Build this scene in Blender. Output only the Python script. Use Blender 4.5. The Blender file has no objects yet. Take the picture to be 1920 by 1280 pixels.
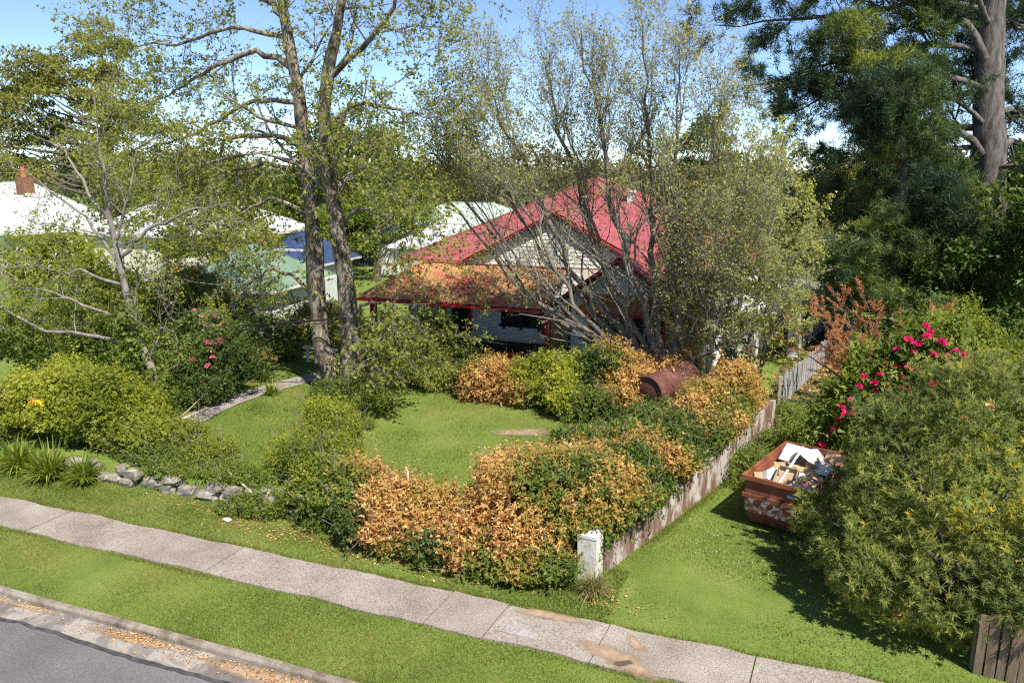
import bpy, math, random
import numpy as np
R = math.radians
rs = np.random.RandomState

# ------------------------------------------------------------------ camera, sky, sun
sc = bpy.context.scene
col = sc.collection
cam = bpy.data.cameras.new('camera')
cam.sensor_width = 36.0; cam.lens = 27.19; cam.clip_start = 0.1; cam.clip_end = 3000
camo = bpy.data.objects.new('camera', cam); col.objects.link(camo)
camo.location = (5.23, -13.63, 9.0)
camo.rotation_euler = (R(90 - 12.8), 0, R(21))
sc.camera = camo
SUN = np.array([.78, -.63, 0]); SUN /= np.linalg.norm(SUN); EL = R(54)
wd = bpy.data.worlds.new('World'); sc.world = wd; wd.use_nodes = True
nt = wd.node_tree; bg = nt.nodes['Background']
sky = nt.nodes.new('ShaderNodeTexSky'); sky.sky_type = 'NISHITA'; sky.sun_disc = False
sky.sun_elevation = EL; sky.sun_rotation = math.atan2(SUN[0], SUN[1])
sky.altitude = 1000; sky.air_density = .6; sky.dust_density = .0; sky.ozone_density = 2.6
nt.links.new(sky.outputs[0], bg.inputs[0]); bg.inputs[1].default_value = 0.1
sl = bpy.data.lights.new('sun', 'SUN'); sl.energy = 3.85; sl.angle = R(.5); sl.color = (1, .95, .86)
so = bpy.data.objects.new('sun', sl); col.objects.link(so); so.location = (30, -10, 40)
so.rotation_euler = (math.pi / 2 - EL, 0, math.atan2(SUN[0], -SUN[1]))
sc.view_settings.view_transform = 'Standard'; sc.view_settings.look = 'None'
sc.view_settings.exposure = 1.2; sc.view_settings.gamma = 1
sc.cycles.max_bounces = 6; sc.cycles.diffuse_bounces = 4; sc.cycles.transmission_bounces = 4
sc.cycles.transparent_max_bounces = 6; sc.cycles.use_denoising = False; sc.cycles.filter_width = 1.2; sc.cycles.sample_clamp_indirect = 4

# ------------------------------------------------------------------ helpers
ORG = {}
def org(p):
    return ORG.get(p.name, np.zeros(3)) if p is not None else np.zeros(3)
def put(o, parent=None):
    col.objects.link(o)
    if parent is not None:
        o.parent = parent; ORG[o.name] = org(parent)
    return o
def tag(o, label, cat, group=None, kind=None):
    if label: o['label'] = label
    if cat: o['category'] = cat
    if group: o['group'] = group
    if kind: o['kind'] = kind
    return o
def thing(name, loc, label, cat, group=None):
    o = bpy.data.objects.new(name, None); o.location = loc; col.objects.link(o)
    o.empty_display_size = .2
    ORG[o.name] = np.array(loc, float)
    return tag(o, label, cat, group)
def meshobj(name, V, F, mat, parent=None, v=None, smooth=False, kind=None):
    """V (n,3) world coords; F (m,k) constant k or list of lists; v = per-face value"""
    V = np.asarray(V, np.float32).reshape(-1, 3) - org(parent)
    me = bpy.data.meshes.new(name)
    if isinstance(F, np.ndarray):
        m, k = F.shape
        me.vertices.add(len(V)); me.vertices.foreach_set('co', V.astype(np.float32).ravel())
        me.loops.add(m * k); me.loops.foreach_set('vertex_index', F.astype(np.int32).ravel())
        me.polygons.add(m)
        me.polygons.foreach_set('loop_start', np.arange(0, m * k, k, dtype=np.int32))
        me.update(calc_edges=True)
    else:
        me.from_pydata([tuple(map(float, p)) for p in V], [], F); me.update()
    if smooth: me.polygons.foreach_set('use_smooth', np.ones(len(me.polygons), bool))
    if v is not None:
        a = me.attributes.new('v', 'FLOAT', 'FACE'); a.data.foreach_set('value', np.asarray(v, np.float32).ravel())
    if mat: me.materials.append(mat)
    o = bpy.data.objects.new(name, me); put(o, parent)
    if kind: o['kind'] = kind
    return o
BOXF = [[0,3,2,1],[4,5,6,7],[0,1,5,4],[1,2,6,5],[2,3,7,6],[3,0,4,7]]
class MB:
    def __init__(s): s.V = []; s.F = []
    def add(s, V, F):
        b = len(s.V); s.V += [tuple(p) for p in V]; s.F += [[i + b for i in f] for f in F]; return s
    def box(s, x0, x1, y0, y1, z0, z1):
        return s.add([(x0,y0,z0),(x1,y0,z0),(x1,y1,z0),(x0,y1,z0),(x0,y0,z1),(x1,y0,z1),(x1,y1,z1),(x0,y1,z1)], BOXF)
    def bar(s, a, b, w, h=None, up=(0,0,1)):
        a = np.array(a, float); b = np.array(b, float); h = h or w
        d = b - a; d /= np.linalg.norm(d); u = np.cross(d, up)
        if np.linalg.norm(u) < 1e-4: u = np.cross(d, (0,1,0))
        u /= np.linalg.norm(u); n = np.cross(u, d)
        P = [p + u * sx * w / 2 + n * sy * h / 2 for p in (a, b) for sx, sy in ((-1,-1),(1,-1),(1,1),(-1,1))]
        return s.add(P, BOXF)
    def prism(s, poly, d):
        poly = [np.array(p, float) for p in poly]; d = np.array(d, float); n = len(poly)
        return s.add(poly + [p + d for p in poly], [list(range(n))[::-1], list(range(n, 2*n))] + [[i, (i+1) % n, n + (i+1) % n, n + i] for i in range(n)])
    def build(s, name, mat, parent=None, smooth=False, kind=None, rot=None):
        V = np.array(s.V, float)
        if rot is not None: V = rot(V)
        o = meshobj(name, V, s.F, mat, parent, smooth=smooth, kind=kind)
        return o
def box(name, x0, x1, y0, y1, z0, z1, mat, parent=None, kind=None, rot=None):
    return MB().box(x0, x1, y0, y1, z0, z1).build(name, mat, parent, kind=kind, rot=rot)
def rotz(cx, cy, a):
    c, s_ = math.cos(a), math.sin(a)
    def f(V):
        V = np.array(V, float); x = V[:,0].copy(); y = V[:,1].copy()
        V[:,0] = cx + c * x - s_ * y; V[:,1] = cy + s_ * x + c * y; return V
    return f
def nrm(a): return a / (np.linalg.norm(a, axis=-1, keepdims=True) + 1e-9)
def rdir(g, n): return nrm(g.normal(size=(n, 3)))
class Noise:
    def __init__(s, seed, f=1.0, n=7):
        g = rs(seed); s.k = rdir(g, n) * f * (.6 + .8 * g.rand(n, 1)); s.p = g.rand(n) * 6.28; s.n = n
    def __call__(s, P): return np.sin(P @ s.k.T + s.p).sum(1) / math.sqrt(s.n)

# ------------------------------------------------------------------ materials
MATS = {}
def _new(name):
    m = bpy.data.materials.new(name); m.use_nodes = True
    return m, m.node_tree, m.node_tree.nodes['Principled BSDF']
def ramp(nt_, stops, interp='LINEAR'):
    r = nt_.nodes.new('ShaderNodeValToRGB'); cr = r.color_ramp; cr.interpolation = interp
    while len(cr.elements) > 1: cr.elements.remove(cr.elements[0])
    cr.elements[0].position = stops[0][0]; cr.elements[0].color = (*stops[0][1], 1)
    for p, c in stops[1:]:
        e = cr.elements.new(p); e.color = (*c, 1)
    return r
def leafmat(name, stops, trans=.3, rough=.5, spec=.3):
    trans = min(.5, trans + .08)
    m, t, b = _new(name)
    a = t.nodes.new('ShaderNodeAttribute'); a.attribute_name = 'v'
    stops = [(p, (min(.8, c[0] * 1.38), min(.8, c[1] * 1.3), c[2] * 1.2)) for p, c in stops]
    r = ramp(t, stops); t.links.new(a.outputs['Fac'], r.inputs[0])
    t.links.new(r.outputs[0], b.inputs['Base Color']); b.inputs['Roughness'].default_value = rough
    b.inputs['Specular IOR Level'].default_value = spec
    tr = t.nodes.new('ShaderNodeBsdfTranslucent'); mx = t.nodes.new('ShaderNodeMixShader'); mx.inputs[0].default_value = trans
    hs = t.nodes.new('ShaderNodeHueSaturation'); hs.inputs['Value'].default_value = 1.5; hs.inputs['Saturation'].default_value = 1.1
    t.links.new(r.outputs[0], hs.inputs['Color']); t.links.new(hs.outputs[0], tr.inputs[0])
    t.links.new(b.outputs[0], mx.inputs[1]); t.links.new(tr.outputs[0], mx.inputs[2])
    t.links.new(mx.outputs[0], t.nodes['Material Output'].inputs[0])
    return m
def noisemat(name, stops, scale=3, detail=6, rough=.8, bump=0, bscale=None, stretch=None, stops2=None, scale2=20, mix2=.5, spec=.3, dist=0, metal=0):
    """noise ramp; optional second finer noise ramp mixed in; object coordinates"""
    m, t, b = _new(name)
    tc = t.nodes.new('ShaderNodeTexCoord'); mp = t.nodes.new('ShaderNodeMapping')
    if stretch: mp.inputs['Scale'].default_value = stretch
    t.links.new(tc.outputs['Object'], mp.inputs[0])
    n = t.nodes.new('ShaderNodeTexNoise'); n.inputs['Scale'].default_value = scale; n.inputs['Detail'].default_value = detail; n.inputs['Roughness'].default_value = .62
    n.inputs['Distortion'].default_value = dist
    t.links.new(mp.outputs[0], n.inputs[0])
    r = ramp(t, stops); t.links.new(n.outputs[0], r.inputs[0]); out = r.outputs[0]
    if stops2:
        n2 = t.nodes.new('ShaderNodeTexNoise'); n2.inputs['Scale'].default_value = scale2; n2.inputs['Detail'].default_value = 4; n2.inputs['Roughness'].default_value = .7
        t.links.new(mp.outputs[0], n2.inputs[0]); r2 = ramp(t, stops2); t.links.new(n2.outputs[0], r2.inputs[0])
        mx = t.nodes.new('ShaderNodeMixRGB'); mx.blend_type = 'MULTIPLY'; mx.inputs[0].default_value = mix2
        t.links.new(out, mx.inputs[1]); t.links.new(r2.outputs[0], mx.inputs[2]); out = mx.outputs[0]
    t.links.new(out, b.inputs['Base Color']); b.inputs['Roughness'].default_value = rough
    b.inputs['Specular IOR Level'].default_value = spec; b.inputs['Metallic'].default_value = metal
    if bump:
        nb = t.nodes.new('ShaderNodeTexNoise'); nb.inputs['Scale'].default_value = bscale or scale * 6; nb.inputs['Detail'].default_value = 5
        t.links.new(mp.outputs[0], nb.inputs[0])
        bp = t.nodes.new('ShaderNodeBump'); bp.inputs['Strength'].default_value = bump; bp.inputs['Distance'].default_value = .03
        t.links.new(nb.outputs[0], bp.inputs['Height']); t.links.new(bp.outputs[0], b.inputs['Normal'])
    return m
G = lambda x: (x, x, x)
M = {}
M['asphalt'] = noisemat('asphalt', [(.3, (.12,.108,.11)), (.7, (.17,.155,.157))], .6, 4, .9, .5, 60, stops2=[(.34, G(.5)), (.66, G(1.3))], scale2=34, mix2=.8)
M['seal'] = noisemat('bitumen_seam', [(.35, (.03,.028,.028)), (.7, (.085,.08,.08))], 6, 6, .9)
M['gutter'] = noisemat('gutter_concrete', [(.36, (.12,.1,.09)), (.5, (.2,.175,.155)), (.58, (.34,.3,.26)), (.72, (.17,.145,.13))], 1.1, 8, .9, .4, 40, stops2=[(.3, G(.7)), (.7, G(1.15))], scale2=60, dist=.6)
M['kerb'] = noisemat('kerb_concrete', [(.35, (.13,.1,.075)), (.5, (.25,.21,.165)), (.68, (.35,.31,.26))], 2.2, 8, .9, .4, 40, stops2=[(.35, G(.55)), (.6, G(1.1))], scale2=25)
M['path'] = noisemat('footpath_aggregate', [(.32, (.22,.18,.145)), (.55, (.31,.265,.225)), (.75, (.38,.335,.285))], .7, 5, .9, .6, 40, stops2=[(.36, G(.35)), (.5, G(.95)), (.7, G(1.3))], scale2=30, mix2=.9)
M['pitlid'] = noisemat('pit_lid_concrete', [(.3, (.27,.24,.215)), (.7, (.37,.34,.31))], 2, 5, .9, .4, 50, stops2=[(.36, G(.45)), (.55, G(1.1))], scale2=22, mix2=.8)
M['gardenpath'] = noisemat('garden_path', [(.35, (.2,.17,.15)), (.65, (.36,.32,.29))], 1.5, 6, .9, .4, 40)
M['dirt'] = noisemat('sandy_dirt', [(.35, (.27,.185,.12)), (.65, (.38,.27,.18))], 2.5, 6, .95, .3, 40)
M['turf'] = noisemat('turf', [(.3, (.085,.13,.018)), (.5, (.13,.18,.03)), (.66, (.17,.2,.045)), (.8, (.22,.19,.075))], .55, 7, .95, .8, 30, stops2=[(.3, G(.6)), (.7, G(1.3))], scale2=28, mix2=.7)
M['earth'] = noisemat('ground_earth', [(.3, (.05,.045,.02)), (.5, (.07,.085,.025)), (.7, (.1,.09,.04))], .5, 7, .95, .5, 20)
M['weatherboard'] = noisemat('weatherboard_paint', [(.3, (.6,.585,.53)), (.6, (.74,.725,.67)), (.8, (.66,.63,.55))], 1.4, 6, .6, .1, 40, stretch=(1,1,5))
M['cream'] = noisemat('cream_trim', [(.3, (.55,.5,.4)), (.7, (.68,.64,.54))], 2, 6, .6)
M['redroof'] = noisemat('red_painted_iron', [(.3, (.22,.048,.05)), (.45, (.3,.072,.08)), (.6, (.33,.095,.1)), (.72, (.28,.11,.085)), (.82, (.2,.085,.055))], 1.1, 9, .5, 0, stops2=[(.3, G(.72)), (.65, G(1.1))], scale2=5, mix2=.8)
M['mossroof'] = noisemat('leaf_stained_red_iron', [(.32, (.42,.06,.07)), (.4, (.38,.1,.06)), (.46, (.33,.16,.07)), (.64, (.42,.21,.09)), (.8, (.26,.13,.06))], 1.0, 9, .8, .3, 20, dist=.3)
M['redpaint'] = noisemat('red_gloss_paint', [(.3, (.33,.02,.022)), (.7, (.48,.035,.035))], 2, 5, .4)
M['dark'] = noisemat('dark_timber', [(.3, (.02,.014,.012)), (.7, (.045,.03,.025))], 3, 5, .6)
M['glass'] = noisemat('window_glass', [(.3, (.012,.014,.016)), (.7, (.035,.04,.045))], .8, 3, .08, spec=.6)
M['lead'] = noisemat('lead_came', [(.3, (.4,.4,.4)), (.7, (.6,.6,.6))], 5, 3, .5)
M['olive'] = noisemat('mossy_screen', [(.3, (.16,.12,.03)), (.55, (.25,.2,.06)), (.75, (.12,.1,.03))], 1.6, 6, .8, stretch=(4,4,1))
M['render'] = noisemat('white_render', [(.34, (.3,.27,.21)), (.47, (.55,.52,.46)), (.8, (.7,.68,.64))], 3.2, 9, .85, .4, 25)
M['oldwall'] = noisemat('peeling_painted_wall', [(.4, (.15,.085,.065)), (.48, (.22,.14,.11)), (.56, (.42,.37,.33)), (.8, (.58,.54,.5))], 2.3, 10, .9, .5, 25, stretch=(1,1,.45), dist=.4)
M['stone'] = noisemat('old_stone', [(.3, (.12,.1,.08)), (.5, (.24,.21,.17)), (.7, (.4,.36,.31))], 3, 8, .95, .7, 18, stops2=[(.35, G(.55)), (.6, G(1.1))], scale2=9)
M['rust'] = noisemat('rusted_steel', [(.3, (.1,.03,.018)), (.5, (.21,.07,.035)), (.7, (.31,.12,.055))], 2.2, 9, .8, .3, 30)
M['skippaint'] = noisemat('skip_flaking_paint', [(.4, (.27,.075,.03)), (.5, (.33,.1,.05)), (.535, (.36,.12,.06)), ((.55), (.7,.67,.66)), (.8, (.74,.71,.7))], 6.5, 10, .8, .3, 30)
M['tank'] = noisemat('rusty_maroon_tank', [(.3, (.07,.026,.02)), (.55, (.115,.045,.034)), (.7, (.17,.075,.05)), (.8, (.09,.04,.03))], 2.2, 9, .8, .15, 20)
M['palings'] = noisemat('weathered_paling', [(.3, (.1,.065,.042)), (.6, (.19,.135,.095)), (.8, (.25,.19,.145))], 4, 6, .9, .3, 30, stretch=(3,3,.4))
M['greypaling'] = noisemat('silver_grey_paling', [(.3, (.25,.25,.25)), (.7, (.42,.42,.42))], 4, 6, .9, .3, 30, stretch=(3,3,.4))
M['whiteroof'] = noisemat('white_metal_roof', [(.3, (.42,.42,.43)), (.7, (.53,.53,.54))], .5, 5, .5, stops2=[(.35, G(.8)), (.7, G(1.08))], scale2=3, mix2=.8)
M['greenroof'] = noisemat('green_iron', [(.3, (.12,.19,.13)), (.6, (.18,.26,.18)), (.8, (.25,.31,.24))], .9, 6, .55, stops2=[(.35, G(.85)), (.7, G(1.1))], scale2=7)
M['palegreen'] = noisemat('pale_green_iron', [(.3, (.3,.37,.32)), (.7, (.42,.48,.42))], .9, 6, .6)
M['blueroof'] = noisemat('blue_glazed_tile', [(.3, (.018,.035,.1)), (.7, (.035,.065,.14))], 2.5, 4, .75)
M['greyroof'] = noisemat('grey_iron', [(.3, (.3,.31,.33)), (.7, (.45,.46,.48))], 1.5, 5, .5)
M['brick'] = noisemat('brown_brick', [(.3, (.14,.05,.03)), (.7, (.3,.15,.09))], 5, 6, .9)
M['terracotta'] = noisemat('terracotta', [(.3, (.42,.09,.04)), (.7, (.56,.15,.07))], 4, 4, .8)
M['bark'] = noisemat('poplar_bark', [(.36, (.05,.038,.026)), (.47, (.16,.125,.09)), (.58, (.27,.225,.175)), (.72, (.36,.31,.25))], 5, 10, .95, 1.0, 9, stretch=(1,1,.35), stops2=[(.38, G(.35)), (.58, G(1.1))], scale2=16, mix2=.7)
M['palebark'] = noisemat('pale_grey_bark', [(.3, (.1,.085,.07)), (.6, (.24,.21,.18)), (.8, (.34,.305,.26))], 5, 7, .95, .6, 14, stretch=(1,1,.35))
M['darkbark'] = noisemat('dark_twig_bark', [(.3, (.05,.042,.034)), (.7, (.13,.11,.09))], 6, 6, .95, .6, 14, stretch=(1,1,.35))
M['twigbark'] = noisemat('grey_twig_bark', [(.3, (.12,.105,.088)), (.7, (.27,.24,.2))], 6, 6, .95, .4, 14, stretch=(1,1,.35))
M['mossbark'] = noisemat('lichen_bark', [(.3, (.055,.045,.035)), (.5, (.15,.125,.1)), (.7, (.24,.2,.155)), (.85, (.2,.2,.1))], 6, 8, .95, 1.0, 12, stretch=(1,1,.4))
M['pinebark'] = noisemat('pine_bark', [(.32, (.04,.034,.03)), (.5, (.115,.098,.086)), (.7, (.21,.185,.165))], 5, 9, .95, 1.0, 10, stretch=(1,1,.3))
M['cable'] = noisemat('black_cable', [(.3, G(.012)), (.7, G(.02))], 2, 2, .6)
M['plastic'] = noisemat('white_plastic', [(.3, (.5,.51,.53)), (.7, (.66,.66,.67))], 3, 6, .4)
M['board'] = noisemat('pale_particle_board', [(.3, (.3,.2,.11)), (.7, (.5,.37,.23))], 3, 8, .7)
M['card'] = noisemat('cardboard', [(.3, (.42,.26,.14)), (.7, (.55,.37,.22))], 3, 5, .85)
M['pinkcloth'] = noisemat('pink_cloth', [(.3, (.62,.09,.17)), (.7, (.74,.2,.28))], 4, 5, .9)
M['blueplastic'] = noisemat('blue_plastic', [(.3, (.05,.12,.3)), (.7, (.1,.22,.42))], 4, 3, .5)
M['greyboard'] = noisemat('grey_plasterboard', [(.3, (.42,.45,.44)), (.7, (.55,.57,.56))], 3, 4, .8)
M['rawtimber'] = noisemat('bleached_timber', [(.3, (.5,.42,.32)), (.7, (.66,.58,.48))], 4, 6, .8, stretch=(1,1,1))
M['yellow'] = noisemat('yellow_plastic', [(.3, (.7,.36,.01)), (.7, (.8,.45,.02))], 3, 3, .5)
M['concreteblk'] = noisemat('stump_dark', [(.3, (.05,.045,.04)), (.7, (.1,.09,.08))], 3, 3, .9)

# leaf ramps (value 0..1)
L = {}
L['poplar'] = leafmat('poplar_leaf', [(0, (.06,.08,.014)), (.5, (.16,.185,.03)), (1, (.28,.29,.06))], .45)
L['silver'] = leafmat('silver_green_leaf', [(0, (.11,.12,.035)), (.5, (.22,.23,.075)), (1, (.33,.33,.13))], .45)
L['palegreen'] = leafmat('pale_spring_leaf', [(0, (.13,.15,.032)), (.5, (.25,.275,.07)), (1, (.36,.37,.11))], .45)
L['yellowgreen'] = leafmat('yellow_green_leaf', [(0, (.065,.095,.01)), (.5, (.16,.19,.02)), (1, (.27,.285,.035))], .4)
L['green'] = leafmat('green_leaf', [(0, (.045,.07,.01)), (.5, (.105,.145,.02)), (1, (.18,.215,.035))], .35)
L['dark'] = leafmat('dark_green_leaf', [(0, (.02,.04,.01)), (.5, (.055,.09,.017)), (1, (.11,.15,.03))], .28, .55, .25)
L['ivy'] = leafmat('ivy_green_to_dead', [(0, (.028,.05,.009)), (.28, (.075,.12,.018)), (.46, (.13,.155,.028)), (.54, (.2,.155,.032)), (.7, (.29,.185,.05)), (.86, (.37,.245,.085)), (.95, (.47,.35,.15)), (1, (.22,.1,.03))], .3)
L['olive'] = leafmat('olive_conifer', [(0, (.06,.065,.014)), (.5, (.125,.13,.026)), (1, (.2,.195,.04))], .3)
L['pine'] = leafmat('pine_needle', [(0, (.015,.034,.018)), (.4, (.04,.075,.028)), (.7, (.1,.14,.035)), (1, (.2,.225,.045))], .3)
L['bigbush'] = leafmat('needle_leaf', [(0, (.07,.1,.035)), (.4, (.165,.195,.055)), (.7, (.27,.285,.075)), (.88, (.36,.32,.045)), (1, (.48,.37,.03))], .42)
L['deadconifer'] = leafmat('dead_conifer_frond', [(0, (.17,.07,.03)), (.5, (.31,.15,.065)), (1, (.42,.23,.11))], .3)
L['azalea'] = leafmat('azalea_leaf', [(0, (.035,.055,.01)), (.5, (.085,.115,.018)), (.8, (.14,.15,.03)), (1, (.2,.14,.04))], .3)
L['strap'] = leafmat('strap_leaf', [(0, (.06,.095,.012)), (.6, (.15,.2,.03)), (1, (.27,.29,.06))], .35)
L['lomandra'] = leafmat('lomandra_blade', [(0, (.06,.08,.02)), (.5, (.13,.14,.05)), (.75, (.3,.24,.12)), (1, (.4,.3,.16))], .3)
L['grass'] = leafmat('grass_blade', [(0, (.06,.09,.016)), (.5, (.11,.146,.027)), (.85, (.165,.185,.045)), (1, (.26,.215,.08))], .35)
L['litter'] = leafmat('dry_leaf', [(0, (.16,.08,.03)), (.5, (.34,.2,.08)), (1, (.5,.35,.16))], .1)
L['pink'] = leafmat('pink_petal', [(0, (.5,.015,.12)), (1, (.72,.06,.24))], .3)
L['palepink'] = leafmat('pale_pink_petal', [(0, (.6,.1,.14)), (1, (.75,.34,.32))], .3)
L['orange'] = leafmat('orange_petal', [(0, (.5,.15,.07)), (1, (.6,.27,.15))], .3)
L['farwood'] = leafmat('far_tree_leaf', [(0, (.045,.055,.022)), (.5, (.07,.08,.034)), (.8, (.11,.11,.048)), (1, (.14,.1,.05))], .2)

# ------------------------------------------------------------------ plant builders
def tubes(P, Rr, s=6):
    P = np.asarray(P, float); Rr = np.asarray(Rr, float); n, k, _ = P.shape
    T = np.empty_like(P); T[:,1:-1] = P[:,2:] - P[:,:-2]; T[:,0] = P[:,1] - P[:,0]; T[:,-1] = P[:,-1] - P[:,-2]
    T = nrm(T); ref = np.array([.37, .61, .13]); ref = np.where((np.abs(T @ nrm(ref)) > .93)[...,None], np.array([.9,-.3,.2]), ref)
    U = nrm(np.cross(T, ref)); W = np.cross(T, U)
    a = np.arange(s) * 2 * math.pi / s
    V = P[:,:,None,:] + Rr[:,:,None,None] * (np.cos(a)[None,None,:,None] * U[:,:,None,:] + np.sin(a)[None,None,:,None] * W[:,:,None,:])
    i = np.arange(n)[:,None,None] * k * s + np.arange(k-1)[None,:,None] * s; j = np.arange(s)[None,None,:]; j2 = (j + 1) % s
    F = np.stack([i + j, i + j2, i + s + j2, i + s + j], -1).reshape(-1, 4)
    return V.reshape(-1, 3), F
def poly(pts, K=14, seed=0, jit=.0):
    """pts list of (x,y,z,r) -> resampled smooth (K,3),(K,)"""
    p = np.array(pts, float)
    d = np.r_[0, np.cumsum(np.linalg.norm(np.diff(p[:,:3], axis=0), axis=1))]
    # catmull-rom like smoothing through dense interp + box filter
    t = np.linspace(0, d[-1], K * 4); q = np.stack([np.interp(t, d, p[:,c]) for c in range(4)], 1)
    ker = np.ones(7) / 7; pad = np.vstack([np.repeat(q[:1], 3, 0), q, np.repeat(q[-1:], 3, 0)])
    sm = np.stack([np.convolve(pad[:,c], ker, 'valid') for c in range(4)], 1); sm[0] = q[0]; sm[-1] = q[-1]
    q = sm[np.linspace(0, len(sm) - 1, K).astype(int)]
    if jit:
        g = rs(seed); q[1:-1,:3] += g.normal(size=(K-2, 3)) * jit
    return q[:,:3], q[:,3]
def grow(P, Rr, n, seed, t0=.3, t1=1., ang=50, angv=15, Ln=2., Lv=.4, K=6, wander=.2, up=.1, ratio=.45, tip=.25, lfall=.5, rmin=.004, bias=None):
    g = rs(seed); P = np.asarray(P); Rr = np.asarray(Rr); N, k, _ = P.shape
    if n < 1:
        sel = np.where(g.rand(N) < n)[0]; n = 1
    else: sel = np.arange(N)
    pi = np.repeat(sel, int(n)); m = len(pi)
    t = t0 + (t1 - t0) * g.rand(m); f = t * (k - 1.001); i = f.astype(int); fr = (f - i)[:,None]
    A = P[pi, i]; B = P[pi, i + 1]; base = A * (1 - fr) + B * fr; T = nrm(B - A)
    r0 = Rr[pi, i] * (1 - fr[:,0]) + Rr[pi, i+1] * fr[:,0]
    pr = nrm(np.cross(T, rdir(g, m))); an = np.radians(ang + angv * g.normal(size=m))[:,None]
    D = T * np.cos(an) + pr * np.sin(an)
    if bias is not None: D = nrm(D + np.array(bias))
    ln = (Ln * (1 - lfall * (t - t0) / max(t1 - t0, 1e-3)) * (1 + Lv * (g.rand(m) * 2 - 1)))[:,None] / (K - 1)
    Q = np.empty((m, K, 3)); Q[:,0] = base
    for s in range(1, K):
        D = nrm(D + g.normal(size=(m, 3)) * wander + np.array([0, 0, up])); Q[:,s] = Q[:,s-1] + D * ln
    r = np.maximum(r0 * ratio, rmin)[:,None] * np.linspace(1, tip, K)[None]
    return Q, np.maximum(r, rmin * .6)
def leafquads(pos, ax, nr, l, w):
    n = len(pos); l = np.broadcast_to(np.asarray(l, float).reshape(-1, 1) if np.ndim(l) else l, (n, 1)); w = np.broadcast_to(np.asarray(w, float).reshape(-1, 1) if np.ndim(w) else w, (n, 1))
    b = nrm(np.cross(ax, nr)); c = nrm(np.cross(b, ax))
    V = np.stack([pos, pos + ax * l * .45 + b * w * .5 + c * w * .12, pos + ax * l, pos + ax * l * .45 - b * w * .5 + c * w * .12], 1)
    return V.reshape(-1, 3), np.arange(n * 4).reshape(-1, 4)
def leaftris(pos, ax, nr, l, w):
    n = len(pos); l = np.asarray(l, float).reshape(-1, 1); w = np.asarray(w, float).reshape(-1, 1)
    b = nrm(np.cross(ax, nr)); V = np.stack([pos - b * w * .5, pos + b * w * .5 + ax * l * .15, pos + ax * l], 1)
    return V.reshape(-1, 3), np.arange(n * 3).reshape(-1, 3)
def blades(pos, ax, l, w, g, droop=0.):
    """single triangles: base width w, tip at pos+ax*l"""
    n = len(pos); b = nrm(np.cross(ax, rdir(g, n)))
    l = np.asarray(l).reshape(-1, 1) if np.ndim(l) else l
    tip = pos + ax * l; tip[:,2] -= droop
    V = np.stack([pos - b * w / 2, pos + b * w / 2, tip], 1)
    return V.reshape(-1, 3), np.arange(n * 3).reshape(-1, 3)
def twigtris(P, Q, g):
    n = len(P); ax = P[:,-1] - P[:,0]; b = nrm(np.cross(nrm(ax), rdir(g, n))); w = np.maximum(Q[:,:1] * 2.0, .0065)
    V = np.stack([P[:,0] - b * w / 2, P[:,0] + b * w / 2, P[:,-1]], 1)
    return V.reshape(-1, 3), np.arange(n * 3).reshape(-1, 3)
def twig_leaves(P, n, seed, l, w, spread=.04, t0=.2, vmix=.5, align=.3):
    """n leaves per twig along polylines"""
    g = rs(seed); P = np.asarray(P); N, k, _ = P.shape; pi = np.repeat(np.arange(N), n); m = len(pi)
    t = t0 + (1 - t0) * g.rand(m); f = t * (k - 1.001); i = f.astype(int); fr = (f - i)[:,None]
    base = P[pi, i] * (1 - fr) + P[pi, i+1] * fr + g.normal(size=(m, 3)) * spread
    T = nrm(P[pi, i+1] - P[pi, i]); ax = nrm(T * align + rdir(g, m) + np.array([0, 0, -.15])); nr = nrm(rdir(g, m) * .8 + np.array([0, 0, .8]) + SUN * .7)
    V, F = leaftris(base, ax, nr, l * (.6 + .8 * g.rand(m)), w * 1.15 * (.6 + .8 * g.rand(m)))
    v = np.clip(g.rand(N)[pi] * vmix + g.rand(m) * (1 - vmix), 0, 1)
    return V, F, v
def shoots(C, D, m, seed, sl, l, w, v, leaf_up=.3, vj=.15):
    """N shoots with m leaves each; v per shoot"""
    g = rs(seed); N = len(C); pi = np.repeat(np.arange(N), m); n = len(pi)
    t = np.tile((np.arange(m) + .7) / m, N) * (.85 + .3 * g.rand(n))
    s = (sl * (.5 + g.rand(N)))[pi][:,None]
    pos = C[pi] + D[pi] * s * t[:,None] + g.normal(size=(n, 3)) * sl * .08
    pr = nrm(np.cross(D[pi], rdir(g, n))); ax = nrm(D[pi] * .55 + pr + np.array([0, 0, -.12]))
    nr = nrm(D[pi] * .5 + rdir(g, n) * .55 + np.array([0, 0, leaf_up]) + SUN * .45)
    V, F = leaftris(pos, ax, nr, l * (.5 + g.rand(n)), w * 1.15 * (.5 + g.rand(n)))
    vv = np.clip(v[pi] + (g.rand(n) - .5) * 2 * vj, 0, 1)
    return V, F, vv
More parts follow.
